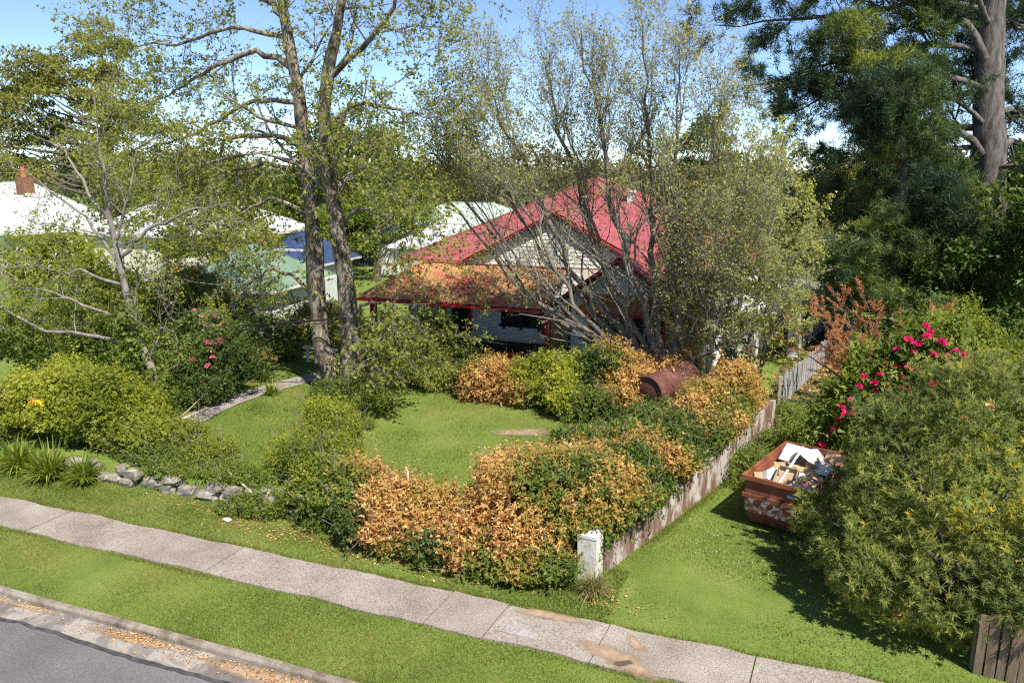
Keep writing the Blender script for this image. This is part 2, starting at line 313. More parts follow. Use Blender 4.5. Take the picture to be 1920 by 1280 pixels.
def blobpts(blobs, n, seed, lump=.16, freq=2.2, zmin=None, lo=.8, hi=1.05, zcut=-.5):
    """points and outward normals near the surface of a union of ellipsoids"""
    g = rs(seed); B = np.array(blobs, float); nz = Noise(seed + 5, freq); nz2 = Noise(seed + 6, freq * 2.9); out = []; nn = []
    ar = (B[:,3]*B[:,4] + B[:,4]*B[:,5] + B[:,3]*B[:,5]); ar /= ar.sum(); got = 0
    while got < n:
        m = int((n - got) * 1.7) + 50
        bi = g.choice(len(B), m, p=ar); d = rdir(g, m); d = d[d[:,2] > zcut]; bi = bi[:len(d)]
        c = B[bi,:3]; r = B[bi,3:6]; p0 = c + d * r
        k = (1 + lump * nz(p0) + lump * .45 * nz2(p0)) * (lo + (hi - lo) * g.rand(len(d)) ** .6)
        p = c + d * r * k[:,None]; nor = nrm(d / r)
        q = ((p[:,None,:] - B[None,:,:3]) / B[None,:,3:6]); ins = ((q ** 2).sum(-1) < .6); ins[np.arange(len(p)), bi] = False
        ok = ~ins.any(1)
        if zmin is not None: ok &= p[:,2] > zmin
        out.append(p[ok]); nn.append(nor[ok]); got += ok.sum()
    return np.vstack(out)[:n], np.vstack(nn)[:n]
def bush(name, label, cat, base, blobs, n, leaf, sl, l, w, seed, m=9, vfun=None, group=None, upb=.35, lump=.24, zmin=None, stems=7, bark='darkbark', inner=.3, out=.6, rnd=.5, freq=2.2, stem=True, clip=None, twigs=110):
    n = int(n * 1.9); l *= .74; w *= .82; sl *= .95
    t = thing(name, base, label, cat, group); g = rs(seed)
    sat = []
    for b_ in blobs:
        for k_ in range(6):
            d_ = rdir(g, 1)[0]; d_[2] = abs(d_[2]) * .9 - .15; k2 = .28 + .26 * g.rand(); sat.append((*(np.array(b_[:3]) + d_ * np.array(b_[3:]) * (.8 + .3 * g.rand())), *(np.array(b_[3:]) * k2)))
    blobs = [(*b_[:3], b_[3] * .9, b_[4] * .9, b_[5] * .9) for b_ in blobs] + sat
    C, N = blobpts(blobs, n, seed, lump, freq, zmin)
    Ci, Ni = blobpts(blobs, int(n * inner), seed + 1, lump, freq, zmin, .45, .75)
    C = np.vstack([C, Ci]); N = np.vstack([N, Ni])
    if clip is not None: ok_ = clip(C); C = C[ok_]; N = N[ok_]
    D = nrm(N * out + np.array([0, 0, upb]) + rdir(g, len(C)) * rnd)
    v = vfun(C, g) if vfun else np.clip(.5 + .22 * Noise(seed + 9, 1.6)(C) + .28 * (g.rand(len(C)) - .5) * 2, 0, 1)
    k_ = g.rand(len(C)) < .05; C[k_] += D[k_] * sl * (.3 + .9 * g.rand(k_.sum(), 1))
    V, F, vv = shoots(C - D * sl * .5, D, m, seed + 2, sl, l, w, v)
    meshobj('foliage', V, F, L[leaf], t, vv, kind='stuff')
    if twigs:
        i_ = g.choice(len(C), min(twigs, len(C)), replace=False); c_ = C[i_]; d_ = nrm(D[i_] + rdir(g, len(c_)) * .35); ln_ = (.25 + .5 * g.rand(len(c_), 1))
        P = np.stack([c_ - d_ * .3, c_ + d_ * ln_ * .5 + g.normal(size=c_.shape) * .03, c_ + d_ * ln_], 1); V, F = tubes(P, np.tile([.008, .006, .003], (len(c_), 1)), 3); meshobj('twigs', V, F, M['palebark'], t, kind='stuff')
    if stem:
        B = np.array(blobs, float); P = []; Q = []
        for i in range(stems):
            b = B[i % len(B)]; e = b[:3] + rdir(g, 1)[0] * b[3:6] * .75; e[2] = max(e[2], base[2] + .3)
            s = np.array(base) + np.array([g.normal() * .15, g.normal() * .15, -.05]); mid = (s + e) / 2 + g.normal(size=3) * .12
            p, r = poly([(*s, .035), (*mid, .025), (*e, .01)], 6); P.append(p); Q.append(r)
        V, F = tubes(P, Q, 5); meshobj('stems', V, F, M[bark], t, smooth=True, kind='stuff')
    return t
def flowers(t, P, mat, size, seed, name='flower'):
    """each flower head is a part: shared ball of petals"""
    g = rs(seed); me = None
    for p in P:
        if me is None:
            n = 34; d = rdir(g, n); d[:,2] = np.abs(d[:,2]) * .9 - .15; d = nrm(d)
            V, F = leafquads(d * size * .12, d, rdir(g, n), size * .55, size * .5)
            o = meshobj(name, V, F, L[mat], None, g.rand(n)); me = o.data; o.parent = t
        else:
            o = bpy.data.objects.new(name, me); col.objects.link(o); o.parent = t
        o.location = np.array(p) - org(t); k = .75 + .5 * g.rand(); o.scale = (k, k, k * .85); o.rotation_euler = (g.normal() * .3, g.normal() * .3, g.rand() * 6)
def rough_tube(p, r, sides, seed, amt=.09):
    K = max(30, int(np.linalg.norm(np.diff(p, axis=0), axis=1).sum() * 5)); t0 = np.linspace(0, 1, len(p)); t1 = np.linspace(0, 1, K); q = np.stack([np.interp(t1, t0, p[:,c]) for c in range(3)], 1); rr_ = np.interp(t1, t0, r)
    V, F = tubes(q[None], rr_[None], sides); ctr = np.repeat(q, sides, 0); rv = np.repeat(rr_, sides); d = nrm(V - ctr); S = V * np.array([1, 1, .3]); f = Noise(seed, 9., 9)(S / max(.25, r[0] * 2.2)) + .7 * Noise(seed + 1, 26., 9)(S / max(.25, r[0] * 2.2)) + .5 * Noise(seed + 2, 1.7)(V)
    return V + d * (rv * amt * f)[:,None], F
def tree(name, label, cat, base, stems, seed, specs, leaf, nleaf, l, w, bark='bark', group=None, sides=10, spread=.05, t0=.2, twig_bark=None, limbs=(), leaf_levels=(-1,), vmix=.5, prune=None, jit=.03):
    """stems: list of point lists; specs: list of grow() kwargs, one per level"""
    t = thing(name, base, label, cat, group)
    allP = []; allR = []
    for i, s in enumerate(stems):
        p, r = poly(s, 16, seed + i, jit); V, F = rough_tube(p, r, sides, seed + i)
        meshobj('trunk', V, F, M[bark], t, smooth=True); allP.append(p); allR.append(r)
    for i, s in enumerate(limbs):
        p, r = poly(s, 16, seed + 50 + i, .04); V, F = tubes(p[None], r[None], 7)
        meshobj('limb', V, F, M[bark], t, smooth=True); allP.append(p); allR.append(r)
    P = np.array(allP); Q = np.array(allR); lev = [(P, Q)]
    for i, s in enumerate(specs):
        s = dict(s); P, Q = grow(P, Q, s.pop('n'), seed + 100 + i, **s)
        if prune is not None:
            ok = prune(P[:, -1]); P = P[ok]; Q = Q[ok]
        lev.append((P, Q))
    Vs = []; Fs = []; b = 0
    for i, (p, q) in enumerate(lev[1:]):
        if i == len(specs) - 1: continue
        V, F = tubes(p, q, 5 if i == 0 else 3); Vs.append(V); Fs.append(F + b); b += len(V)
    meshobj('branches', np.vstack(Vs), np.vstack(Fs), M[twig_bark or bark], t, smooth=True, kind='stuff')
    V, F = twigtris(*lev[-1], rs(seed + 3)); meshobj('twigs', V, F, M[twig_bark or bark], t, kind='stuff')
    if nleaf:
        VV = []; FF = []; vv = []; b = 0
        for k in leaf_levels:
            V, F, v = twig_leaves(lev[k][0], nleaf, seed + 7 + k, l, w, spread, t0, vmix); VV.append(V); FF.append(F + b); vv.append(v); b += len(V)
        meshobj('foliage', np.vstack(VV), np.vstack(FF), L[leaf], t, np.concatenate(vv), kind='stuff')
    return t, lev
def clump_tree(name, label, base, blobs, nc, nl, cs, l, leaf, seed, trunk_r=.3, bark='darkbark', flat=.55, group=None, top=None, cat='tree', lump=.2, lo=.55, limbs=None, vb=0.):
    """crown of nc leaf clumps spread through blobs, a trunk and a limb to every few clumps"""
    t = thing(name, base, label, cat, group); g = rs(seed)
    C, N = blobpts(blobs, nc, seed, lump, .6, None, lo, 1.02, -.9)
    pi = np.repeat(np.arange(nc), nl); n = len(pi)
    d = rdir(g, n) * (g.rand(n, 1) ** .45); s = (cs * (.6 + .8 * g.rand(nc)))[pi][:,None]
    pos = C[pi] + d * s * np.array([1, 1, flat])
    ax = nrm(rdir(g, n) + d * .6); nr = nrm(rdir(g, n) * .8 + np.array([0, 0, .6]) + SUN * .6)
    V, F = leafquads(pos, ax, nr, l * (.6 + .8 * g.rand(n)), l * .55 * (.6 + .8 * g.rand(n)))
    v = np.clip(vb + .5 + .22 * (g.rand(nc) - .5)[pi] * 2 + .3 * (g.rand(n) - .5) * 2, 0, 1)
    meshobj('foliage', V, F, L[leaf], t, v, kind='stuff')
    B = np.array(blobs, float); tp = np.array(top if top is not None else (B[:,0].mean(), B[:,1].mean(), B[:,2].max()))
    b0 = np.array(base, float)
    p, r = poly([(*b0, trunk_r * 1.2), *[(*(b0 + (tp - b0) * k + np.array([g.normal(), g.normal(), 0]) * trunk_r * .6), trunk_r * (1 - .75 * k)) for k in (.3, .6)], (*tp, trunk_r * .2)], 14)
    V, F = tubes(p[None], r[None], 8); meshobj('trunk', V, F, M[bark], t, smooth=True)
    nl_ = limbs or max(8, nc // 6); ci = g.choice(nc, min(nl_, nc), replace=False); P = []; Q = []
    for c in C[ci]:
        zr = np.clip((c[2] - b0[2]) / (tp[2] - b0[2]) * .85 - .06 - .1 * g.rand(), .12, .93); k = zr * (len(p) - 1.01); i = int(k); s0 = p[i] + (p[i+1] - p[i]) * (k - i)
        mid = (s0 + c) / 2 + np.array([0, 0, -.05 * np.linalg.norm(c - s0)]) + g.normal(size=3) * .1
        pp, rr = poly([(*s0, r[i] * .45), (*mid, r[i] * .3), (*c, .02)], 6); P.append(pp); Q.append(rr)
    V, F = tubes(P, Q, 5); meshobj('branches', V, F, M[bark], t, smooth=True, kind='stuff')
    return t

# ------------------------------------------------------------------ ground, road, kerb, footpath
def wallx(y): return 1.35 + (y - 1.9) * .302          # line of the side wall
def structure(o): o['kind'] = 'structure'; return o
def sheet(name, xs, ys, zf, mat):
    X, Y = np.meshgrid(xs, ys, indexing='ij'); Z = zf(X, Y); V = np.stack([X, Y, Z], -1).reshape(-1, 3)
    a, b = len(xs), len(ys); i = (np.arange(a-1)[:,None] * b + np.arange(b-1)[None]).ravel()
    return structure(meshobj(name, V, np.stack([i, i + b, i + b + 1, i + 1], 1), mat, smooth=True))
xs = np.r_[-1500, -400, -150, -60, np.linspace(-30, 20, 60), 40, 100, 300, 1500]
sheet('ground', xs, np.r_[np.linspace(-3.32, 30, 40), 45, 80, 160, 400, 1600], lambda X, Y: -.02 + 0 * X, M['turf'])
sheet('road', np.r_[-300, -60, np.linspace(-25, 20, 20), 60, 300], np.linspace(-12.5, -4.02, 8), lambda X, Y: -.125 - .02 * (Y + 4) / -8, M['asphalt'])
sheet('far_verge', np.array([-300., 300]), np.array([-60., -12.5]), lambda X, Y: -.1 + 0 * X, M['turf'])
g = rs(3)
# gutter strip with a ragged edge over the bitumen
xg = np.linspace(-30, 20, 240); e0 = -4.02 + .03 * np.sin(xg * 1.3) + .015 * g.normal(size=240)
V = np.vstack([np.stack([xg, e0, 0 * xg - .12], 1), np.stack([xg, 0 * xg - 3.44, 0 * xg - .115], 1)]); n = 240
i = np.arange(n - 1); structure(meshobj('gutter', V, np.stack([i, i + 1, i + n + 1, i + n], 1), M['gutter']))
e1 = e0 - .05 - .05 * g.rand(240); e2 = e0 + .02
V = np.vstack([np.stack([xg, e1, 0 * xg - .1165], 1), np.stack([xg, e2, 0 * xg - .1155], 1)])
structure(meshobj('bitumen_seam', V, np.stack([i, i + 1, i + n + 1, i + n], 1), M['seal']))
kb = bpy.data.objects.new('kerb', None); col.objects.link(kb); kb['kind'] = 'structure'
x = -30.0; prof = [(-3.45, -.2), (-3.45, -.03), (-3.435, .004), (-3.41, .015), (-3.3, .015), (-3.29, -.2)]
while x < 20:
    l = 2.3 + .25 * g.rand(); dz = g.normal() * .006; dy = g.normal() * .008
    MB().prism([(x, y + dy, z + dz) for y, z in prof], (l - .012, 0, 0)).build('kerb_stone', M['kerb'], kb); x += l
# footpath slabs with uneven edges
fp = bpy.data.objects.new('footpath', None); col.objects.link(fp); fp['kind'] = 'structure'
jo = [-30, -26.4, -22.9, -19.4, -15.9, -12.6, -9.75, -6.95, -4.1, -1.36, -.06, 2.1, 4.9, 7.8, 11, 15, 20]
edge = Noise(21, 2.5); edgeb = Noise(22, 7.)
for a, b in zip(jo[:-1], jo[1:]):
    m = 16; xx = np.linspace(a + .014, b - .014, m); sk = .08
    up = np.stack([xx, 0 * xx, 0 * xx], 1); lo = up + np.array([0, -1.27, 0])
    up[:,1] += .05 * edge(up) + .025 * edgeb(up) + g.normal() * .03; lo[:,1] += .04 * edge(lo) + .02 * edgeb(lo); lo[:,0] -= sk
    dz = g.normal() * .006; til = g.normal() * .004
    top = np.vstack([up, lo]); top[:,2] = .022 + dz; top[:m,2] += til
    bot = top.copy(); bot[:,2] = -.06
    F = [[k, m + k, m + k + 1, k + 1] for k in range(m - 1)]
    ring = list(range(m)) + list(range(2 * m - 1, m - 1, -1))
    F += [[p, q, q + 2 * m, p + 2 * m] for p, q in zip(ring, ring[1:] + ring[:1])]
    meshobj('concrete_slab', np.vstack([top, bot]), F, M['path'], fp)
# service pit lid set in the path
pit = thing('pit_cover', (.5, -.75, .02), 'pale square concrete pit cover with raised rim let into the footpath', 'pit cover')
pr = rotz(.5, -.76, -.05)
box('lid', -.33, .33, -.19, .19, .0, .034, M['pitlid'], pit, rot=pr)
MB().box(-.37, .37, .195, .23, 0, .042).box(-.37, .37, -.23, -.195, 0, .042).box(-.37, -.335, -.195, .195, 0, .042).box(.335, .37, -.195, .195, 0, .042).build('rim', M['pitlid'], pit, rot=pr)
def softmat(name, stops, sc_=3.):
    m = noisemat(name, stops, 2.5, 6, .95, .3, 40); t = m.node_tree; b = t.nodes['Principled BSDF']
    a = t.nodes.new('ShaderNodeAttribute'); a.attribute_name = 'edge'; tc = t.nodes.new('ShaderNodeTexCoord'); nz = t.nodes.new('ShaderNodeTexNoise'); nz.inputs['Scale'].default_value = sc_ * 2.2; nz.inputs['Detail'].default_value = 9; nz.inputs['Roughness'].default_value = .75
    t.links.new(tc.outputs['Object'], nz.inputs[0]); ad = t.nodes.new('ShaderNodeMath'); ad.operation = 'ADD'; t.links.new(a.outputs['Fac'], ad.inputs[0]); t.links.new(nz.outputs[0], ad.inputs[1])
    mr = t.nodes.new('ShaderNodeMapRange'); mr.inputs['From Min'].default_value = .7; mr.inputs['From Max'].default_value = 1.2; t.links.new(ad.outputs[0], mr.inputs['Value'])
    tp = t.nodes.new('ShaderNodeBsdfTransparent'); mx = t.nodes.new('ShaderNodeMixShader'); t.links.new(mr.outputs[0], mx.inputs[0]); t.links.new(tp.outputs[0], mx.inputs[1]); t.links.new(b.outputs[0], mx.inputs[2]); t.links.new(mx.outputs[0], t.nodes['Material Output'].inputs[0])
    return m
M['dirt'] = softmat('sandy_dirt_stain', [(.35, (.27,.185,.12)), (.65, (.38,.27,.18))]); M['softsoil'] = softmat('soil_stain', [(.3, (.06,.05,.03)), (.7, (.11,.09,.055))], 2.)
def patch(name, cx, cy, rx, ry, z, mat, seed, a=0, kind='structure', n=48):
    g = rs(seed); t = np.linspace(0, 2 * math.pi, n, endpoint=False); k = 1 + .22 * np.sin(2 * t + g.rand() * 6) + .14 * np.sin(3 * t + g.rand() * 6) + .06 * np.sin(7 * t + g.rand() * 6)
    c, s_ = math.cos(a), math.sin(a); V = []; e = []
    for f, ev in ((1.35, 0), (1., .3), (.6, .6), (.25, .7)):
        x = rx * k * f * np.cos(t); y = ry * k * f * np.sin(t); V.append(np.stack([cx + c * x - s_ * y, cy + s_ * x + c * y, 0 * t + z], 1)); e += [ev] * n
    V = np.vstack(V + [[[cx, cy, z]]]); e.append(.75); F = [[j * n + i, j * n + (i + 1) % n, (j + 1) * n + (i + 1) % n, (j + 1) * n + i] for j in range(3) for i in range(n)] + [[3 * n + i, 3 * n + (i + 1) % n, 4 * n] for i in range(n)]
    o = meshobj(name, V, F, mat); o['kind'] = kind; at = o.data.attributes.new('edge', 'FLOAT', 'POINT'); at.data.foreach_set('value', np.array(e, np.float32)); return o
patch('dirt_patch', 2.5, -1.0, .75, .3, .036, M['dirt'], 1, -.25)
patch('dirt_patch', 2.72, -.42, .26, .14, .034, M['dirt'], 2, -.6)
patch('dirt_patch', .9, -.1, .85, .13, .032, M['dirt'], 6, -.02)
patch('gutter_soil', -6.6, -3.62, 1.0, .13, -.105, M['dirt'], 7, 0)
patch('gutter_soil', -3.6, -3.64, 1.5, .16, -.105, M['dirt'], 8, 0)
patch('gutter_soil', -9.6, -3.55, .8, .08, -.105, M['dirt'], 9, 0)
patch('soil_clod', 2.62, -1.12, .16, .1, .05, M['softsoil'], 11, .4)

# raised garden terrace (lawn)
def lawnz(x, y): return .42 + .022 * (np.clip(y, 2, 16) - 2) + .03 * np.sin(x * .7) * np.sin(y * .6)
ny, nx = 34, 44; ys = np.linspace(2.15, 19, ny); V = []
for y in ys:
    r_ = min(wallx(y) - .12, 4.2); xx = np.linspace(-19, r_, nx); V.append(np.stack([xx, 0 * xx + y, lawnz(xx, y)], 1))
V = np.array(V); top = V.reshape(-1, 3); i = (np.arange(ny-1)[:,None] * nx + np.arange(nx-1)[None]).ravel()
F = [list(map(int, f)) for f in np.stack([i, i + 1, i + nx + 1, i + nx], 1)]
ring = list(range(nx)) + [k * nx + nx - 1 for k in range(1, ny)] + [(ny-1) * nx + k for k in range(nx - 2, -1, -1)] + [k * nx for k in range(ny - 2, 0, -1)]
sk = top[ring].copy(); sk[:,2] = -.1; b = len(top); n = len(ring)
F += [[ring[k], b + k, b + (k+1) % n, ring[(k+1) % n]] for k in range(n)]
structure(meshobj('lawn', np.vstack([top, sk]), F, M['turf'], smooth=True))
# soil beds
for k, (cx, cy, rx, ry, a) in enumerate([(-.2, 3.4, 1.7, 1.0, .2), (-15, 4.0, 2.4, 1.4, 0), (-3.2, 13.2, 4.5, 1.6, 0), (1.6, 9.8, 1.0, 3.5, -.3), (-10.8, 14.0, 2.2, 1.6, 0)]):
    o = patch('garden_soil', cx, cy, rx, ry, .0, M['softsoil'], 40 + k, a, n=64)
    me = o.data
    for v_ in me.vertices: v_.co.z = lawnz(v_.co.x, v_.co.y) + .012
lp = np.array([(4.75, 13.8, 1.3), (5.3, 18, 1.2), (6.0, 24, 1.5), (6.8, 30, 1.8), (7.4, 35, 2.2)]); Vl = np.array([(x + sg * w_, y, -.005) for x, y, w_ in lp for sg in (-1, 1)])
structure(meshobj('side_lane', Vl, [[2*k, 2*k+1, 2*k+3, 2*k+2] for k in range(4)], M['earth']))
# garden path
pp = np.array([(-12.3, 14.5), (-12.96, 12.32), (-13.5, 10.7), (-14.0, 9.3), (-14.2, 7.7), (-14.1, 6.4), (-13.7, 5.0), (-13.2, 3.6)])
p3, _ = poly([(x, y, 0, 1) for x, y in pp], 30); tn = nrm(np.gradient(p3, axis=0)); sd = np.stack([-tn[:,1], tn[:,0], 0 * tn[:,0]], 1)
a = p3 + sd * .5; b = p3 - sd * .5; a[:,2] = lawnz(a[:,0], a[:,1]) + .03; b[:,2] = lawnz(b[:,0], b[:,1]) + .03
i = np.arange(29); structure(meshobj('garden_path', np.vstack([a, b]), np.stack([i, i + 30, i + 31, i + 1], 1), M['gardenpath']))

# ------------------------------------------------------------------ main house
H = thing('weatherboard_house', (-4.5, 22, .6), 'white weatherboard house with red iron roof and front verandah behind the shrubs', 'house')
def yboards(part, y, xf, z0, z1, mat=None, e=.165, sgn=-1):
    z = z0
    while z < z1 - .03:
        zt = min(z + e, z1); a, b = xf((z + zt) / 2)
        if b - a > .05:
            V = [(a, y + sgn * .026, z), (b, y + sgn * .026, z), (b, y, z), (a, y, z), (a, y + sgn * .006, zt + .012), (b, y + sgn * .006, zt + .012), (b, y, zt + .012), (a, y, zt + .012)]
            meshobj('weatherboard', V, BOXF, mat or M['weatherboard'], part)
        z += e
def xboards(part, x, y0, y1, z0, z1, mat=None, e=.165, sgn=1):
    z = z0
    while z < z1 - .03:
        zt = min(z + e, z1)
        V = [(x + sgn * .026, y0, z), (x + sgn * .026, y1, z), (x, y1, z), (x, y0, z), (x + sgn * .006, y0, zt + .012), (x + sgn * .006, y1, zt + .012), (x, y1, zt + .012), (x, y0, zt + .012)]
        meshobj('weatherboard', V, BOXF, mat or M['weatherboard'], part)
        z += e
def sheets(part, pts, u, mat, w=.76, pitch=.152, amp=.018, lift=.03, name='roof_sheet', gap=.0):
    P = np.array(pts, float); U = nrm(np.array(u, float)); N = nrm(np.cross(P[1] - P[0], P[2] - P[0]))
    if N[2] < 0: N = -N
    W = np.cross(N, U)
    if W[2] < 0: W = -W
    a = (P - P[0]) @ U; b = (P - P[0]) @ W; n = len(P)
    def vr(x):
        out = []
        for i in range(n):
            j = (i + 1) % n
            if (a[i] - x) * (a[j] - x) <= 0 and abs(a[i] - a[j]) > 1e-6: out.append(b[i] + (b[j] - b[i]) * (x - a[i]) / (a[j] - a[i]))
        return (min(out), max(out)) if len(out) > 1 else None
    x = a.min() + 1e-4; e = a.max() - 1e-4; k = 0
    while x < e - .02:
        x1 = min(x + w, e); c = max(3, int(round((x1 - x) / pitch * 2)) + 1); V = []
        for q, xx in enumerate(np.linspace(x, x1, c)):
            r_ = vr(xx)
            if r_ is None: r_ = (0, .001)
            off = lift + amp * (q % 2) + (k % 2) * .004
            V += [P[0] + U * xx + W * r_[0] + N * off, P[0] + U * xx + W * max(r_[1], r_[0] + .002) + N * off]
        F = [[2*q, 2*q+2, 2*q+3, 2*q+1] for q in range(c - 1)]
        meshobj(name, V, F, mat, part); x = x1 + gap; k += 1
def plane_roof(parent, name, faces, mat, under=None, w=.76, cap=None, pitch=.152):
    """faces: list of (pts, u-dir); the part is the boarding under the sheets"""
    mb = MB()
    for pts, u in faces:
        P = [np.array(p, float) for p in pts]; mb.add(P, [list(range(len(P)))])
    part = mb.build(name, under or M['dark'], parent)
    for pts, u in faces: sheets(part, pts, u, mat, w, pitch)
    if cap:
        for a, b in cap: MB().bar(np.array(a) + (0, 0, .05), np.array(b) + (0, 0, .05), .2, .05).build('ridge_cap', mat, part)
    return part
# walls
FL = 1.3
w = box('wall', -12.0, 1.7, 18.0, 18.12, .5, 4.72, M['cream'], H)
yboards(w, 18.0, lambda z: (-8.8, -3.72), FL + .12, 4.5); yboards(w, 18.0, lambda z: (-12.0, -9.95), FL, 4.5)
w = box('wall', -3.7, 1.5, 16.32, 16.44, .5, 3.1, M['cream'], H)
yboards(w, 16.32, lambda z: (-3.7, -2.95), .7, 3.3); yboards(w, 16.32, lambda z: (.25, 1.5), .7, 3.3); yboards(w, 16.32, lambda z: (-2.95, .25), .7, 1.86)
w = box('wall', -3.7, -3.58, 16.44, 18.0, .5, 3.3, M['cream'], H); xboards(w, -3.7, 16.44, 17.98, 1.3, 3.3, sgn=-1)
w = box('wall', 1.5, 1.62, 16.44, 18.0, .5, 3.3, M['cream'], H); xboards(w, 1.62, 16.34, 18.0, .7, 3.4)
w = box('wall', 1.7, 1.82, 18.0, 31, .5, 4.72, M['cream'], H); xboards(w, 1.82, 18.0, 31, .7, 4.7)
MB().box(1.83, 1.88, 22.4, 23.8, 2.0, 3.6).build('window', M['cream'], H); MB().box(-12.12, -12, 18, 31, .5, 4.72).build('wall', M['cream'], H)
box('corner_board', -3.76, -3.68, 16.27, 16.36, .6, 3.4, M['dark'], H); box('corner_board', 1.48, 1.66, 16.27, 16.33, .6, 3.3, M['cream'], H); box('corner_board', 1.68, 1.87, 17.95, 17.99, .6, 4.7, M['cream'], H)
# upper gable
gw = MB().prism([(-9.3, 18.0, 4.72), (-.5, 18.0, 4.72), (-4.9, 18.0, 6.98)], (0, .1, 0)).build('gable_wall', M['cream'], H)
yboards(gw, 18.0, lambda z: (-4.9 - (6.95 - z) / .5136, -4.9 + (6.95 - z) / .5136), 4.76, 6.8)
# front room gable
gw = MB().prism([(-4.4, 16.34, 3.3), (1.2, 16.34, 3.3), (-1.6, 16.34, 5.32)], (0, .1, 0)).build('gable_wall', M['cream'], H)
yboards(gw, 16.34, lambda z: (max(-3.7, -1.6 - (5.3 - z) / .72), min(1.5, -1.6 + (5.3 - z) / .72)), 3.32, 5.2)
# roofs
AP = (-5.3, 26.0, 8.4); e = 4.72
A, B, C, D = (-12.7, 18.5, e), (2.7, 18.5, e), (2.7, 33.2, e), (-12.7, 33.2, e)
rp = plane_roof(H, 'roof', [((A, B, AP), (1,0,0)), ((B, C, AP), (0,1,0)), ((C, D, AP), (1,0,0)), ((D, A, AP), (0,1,0))], M['redroof'], cap=[(A, AP), (B, AP), (C, AP), (D, AP)])
vent = MB(); vent.box(-3.15, -2.85, 23.6, 23.9, 7.2, 7.75).box(-3.22, -2.78, 23.53, 23.97, 7.75, 7.83); vent.build('roof_vent', M['plastic'], rp)
for z0, a, b in ((e, (-12.72, 18.46), (-9.2, 18.46)), (e, (-.6, 18.46), (2.72, 18.46)), (e, (2.74, 18.46), (2.74, 33)), (e, (-12.74, 18.5), (-12.74, 33))):
    MB().bar((*a, z0 - .04), (*b, z0 - .04), .1, .14).build('gutter', M['redpaint'], H)
GR = (-4.9, 17.78, 7.08); gb = 23.2
plane_roof(H, 'gable_roof', [(((-9.35, 17.78, 4.78), GR, (-4.9, gb, 7.08), (-9.35, 18.7, 4.78)), (0,1,0)), (((-.45, 17.78, 4.78), (-.45, 18.7, 4.78), (-4.9, gb, 7.08), GR), (0,1,0))], M['redroof'], cap=[(GR, (-4.9, gb, 7.08))])
for sx in (-1, 1):
    MB().bar((-4.9, 17.75, 7.02), (-4.9 + sx * 4.55, 17.75, 4.66), .05, .24, up=(0,1,0)).build('barge_board', M['redpaint'], H)
    MB().bar((-4.9, 17.87, 6.78), (-4.9 + sx * 4.5, 17.87, 4.44), .04, .16, up=(0,1,0)).build('barge_lining', M['cream'], H)
LR = (-1.6, 15.62, 5.5); ze = 3.08
plane_roof(H, 'front_room_roof', [(((-5.0, 15.62, ze), LR, (-1.6, 18.4, 5.5), (-5.0, 18.4, ze)), (0,1,0)), (((1.8, 15.62, ze), (1.8, 18.4, ze), (-1.6, 18.4, 5.5), LR), (0,1,0))], M['redroof'], cap=[(LR, (-1.6, 18.4, 5.5))])
for sx in (-1, 1):
    MB().bar((-1.6, 15.59, 5.44), (-1.6 + sx * 3.46, 15.59, 2.98), .05, .24, up=(0,1,0)).build('barge_board', M['redpaint'], H)
    MB().bar((-1.6, 15.72, 5.2), (-1.6 + sx * 3.3, 15.72, 2.86), .04, .2, up=(0,1,0)).build('barge_lining', M['cream'], H)
# verandah roof: front slope and hipped left end, stained by leaf fall
v0, v1, v2, v3 = (-13.3, 15.6, 3.3), (-4.75, 15.6, 3.28), (-4.2, 17.99, 4.7), (-11.2, 17.99, 4.7)
vr_ = plane_roof(H, 'verandah_roof', [((v0, v1, v2, v3), (1,0,0)), ((v0, v3, (-11.2, 22, 4.7), (-13.3, 22, 3.3)), (0,1,0))], M['mossroof'], cap=[(v0, v3)])
MB().bar((-4.25, 17.96, 4.74), (-11.2, 17.96, 4.74), .28, .04).build('flashing', M['redroof'], vr_)
MB().bar((-13.32, 15.56, 3.24), (-4.8, 15.56, 3.22), .1, .13).build('gutter', M['redpaint'], H)
box('verandah_ceiling', -13.1, -3.8, 15.75, 18, 3.18, 3.22, M['cream'], H)
# verandah floor, posts, balustrade
box('verandah_floor', -13.0, -3.75, 15.95, 18.0, 1.18, FL, M['dark'], H)
box('floor_edge', -13.02, -3.78, 15.86, 15.95, 1.12, 1.32, M['redpaint'], H)
MB().box(-13.0, -3.8, 16.0, 16.1, .5, 1.18).build('verandah_base', M['render'], H)
for x in (-12.8, -9.35, -4.55):
    p = box('verandah_post', x - .12, x + .12, 15.9, 16.14, 1.9 if x < -5 else 1.3, 3.2, M['redpaint'], H)
    box('post_cap', x - .17, x + .17, 15.87, 16.17, 3.0, 3.12, M['redpaint'], p)
    if x < -5: box('pier', x - .26, x + .26, 15.8, 16.28, .5, 1.9, M['render'], H)
box('privacy_screen', -4.42, -3.8, 15.95, 16.0, 1.2, 3.15, M['olive'], H)
for k in range(6): box('screen_batten', -4.4 + k * .105, -4.34 + k * .105, 15.92, 15.948, 1.2, 3.15, M['olive'], H)
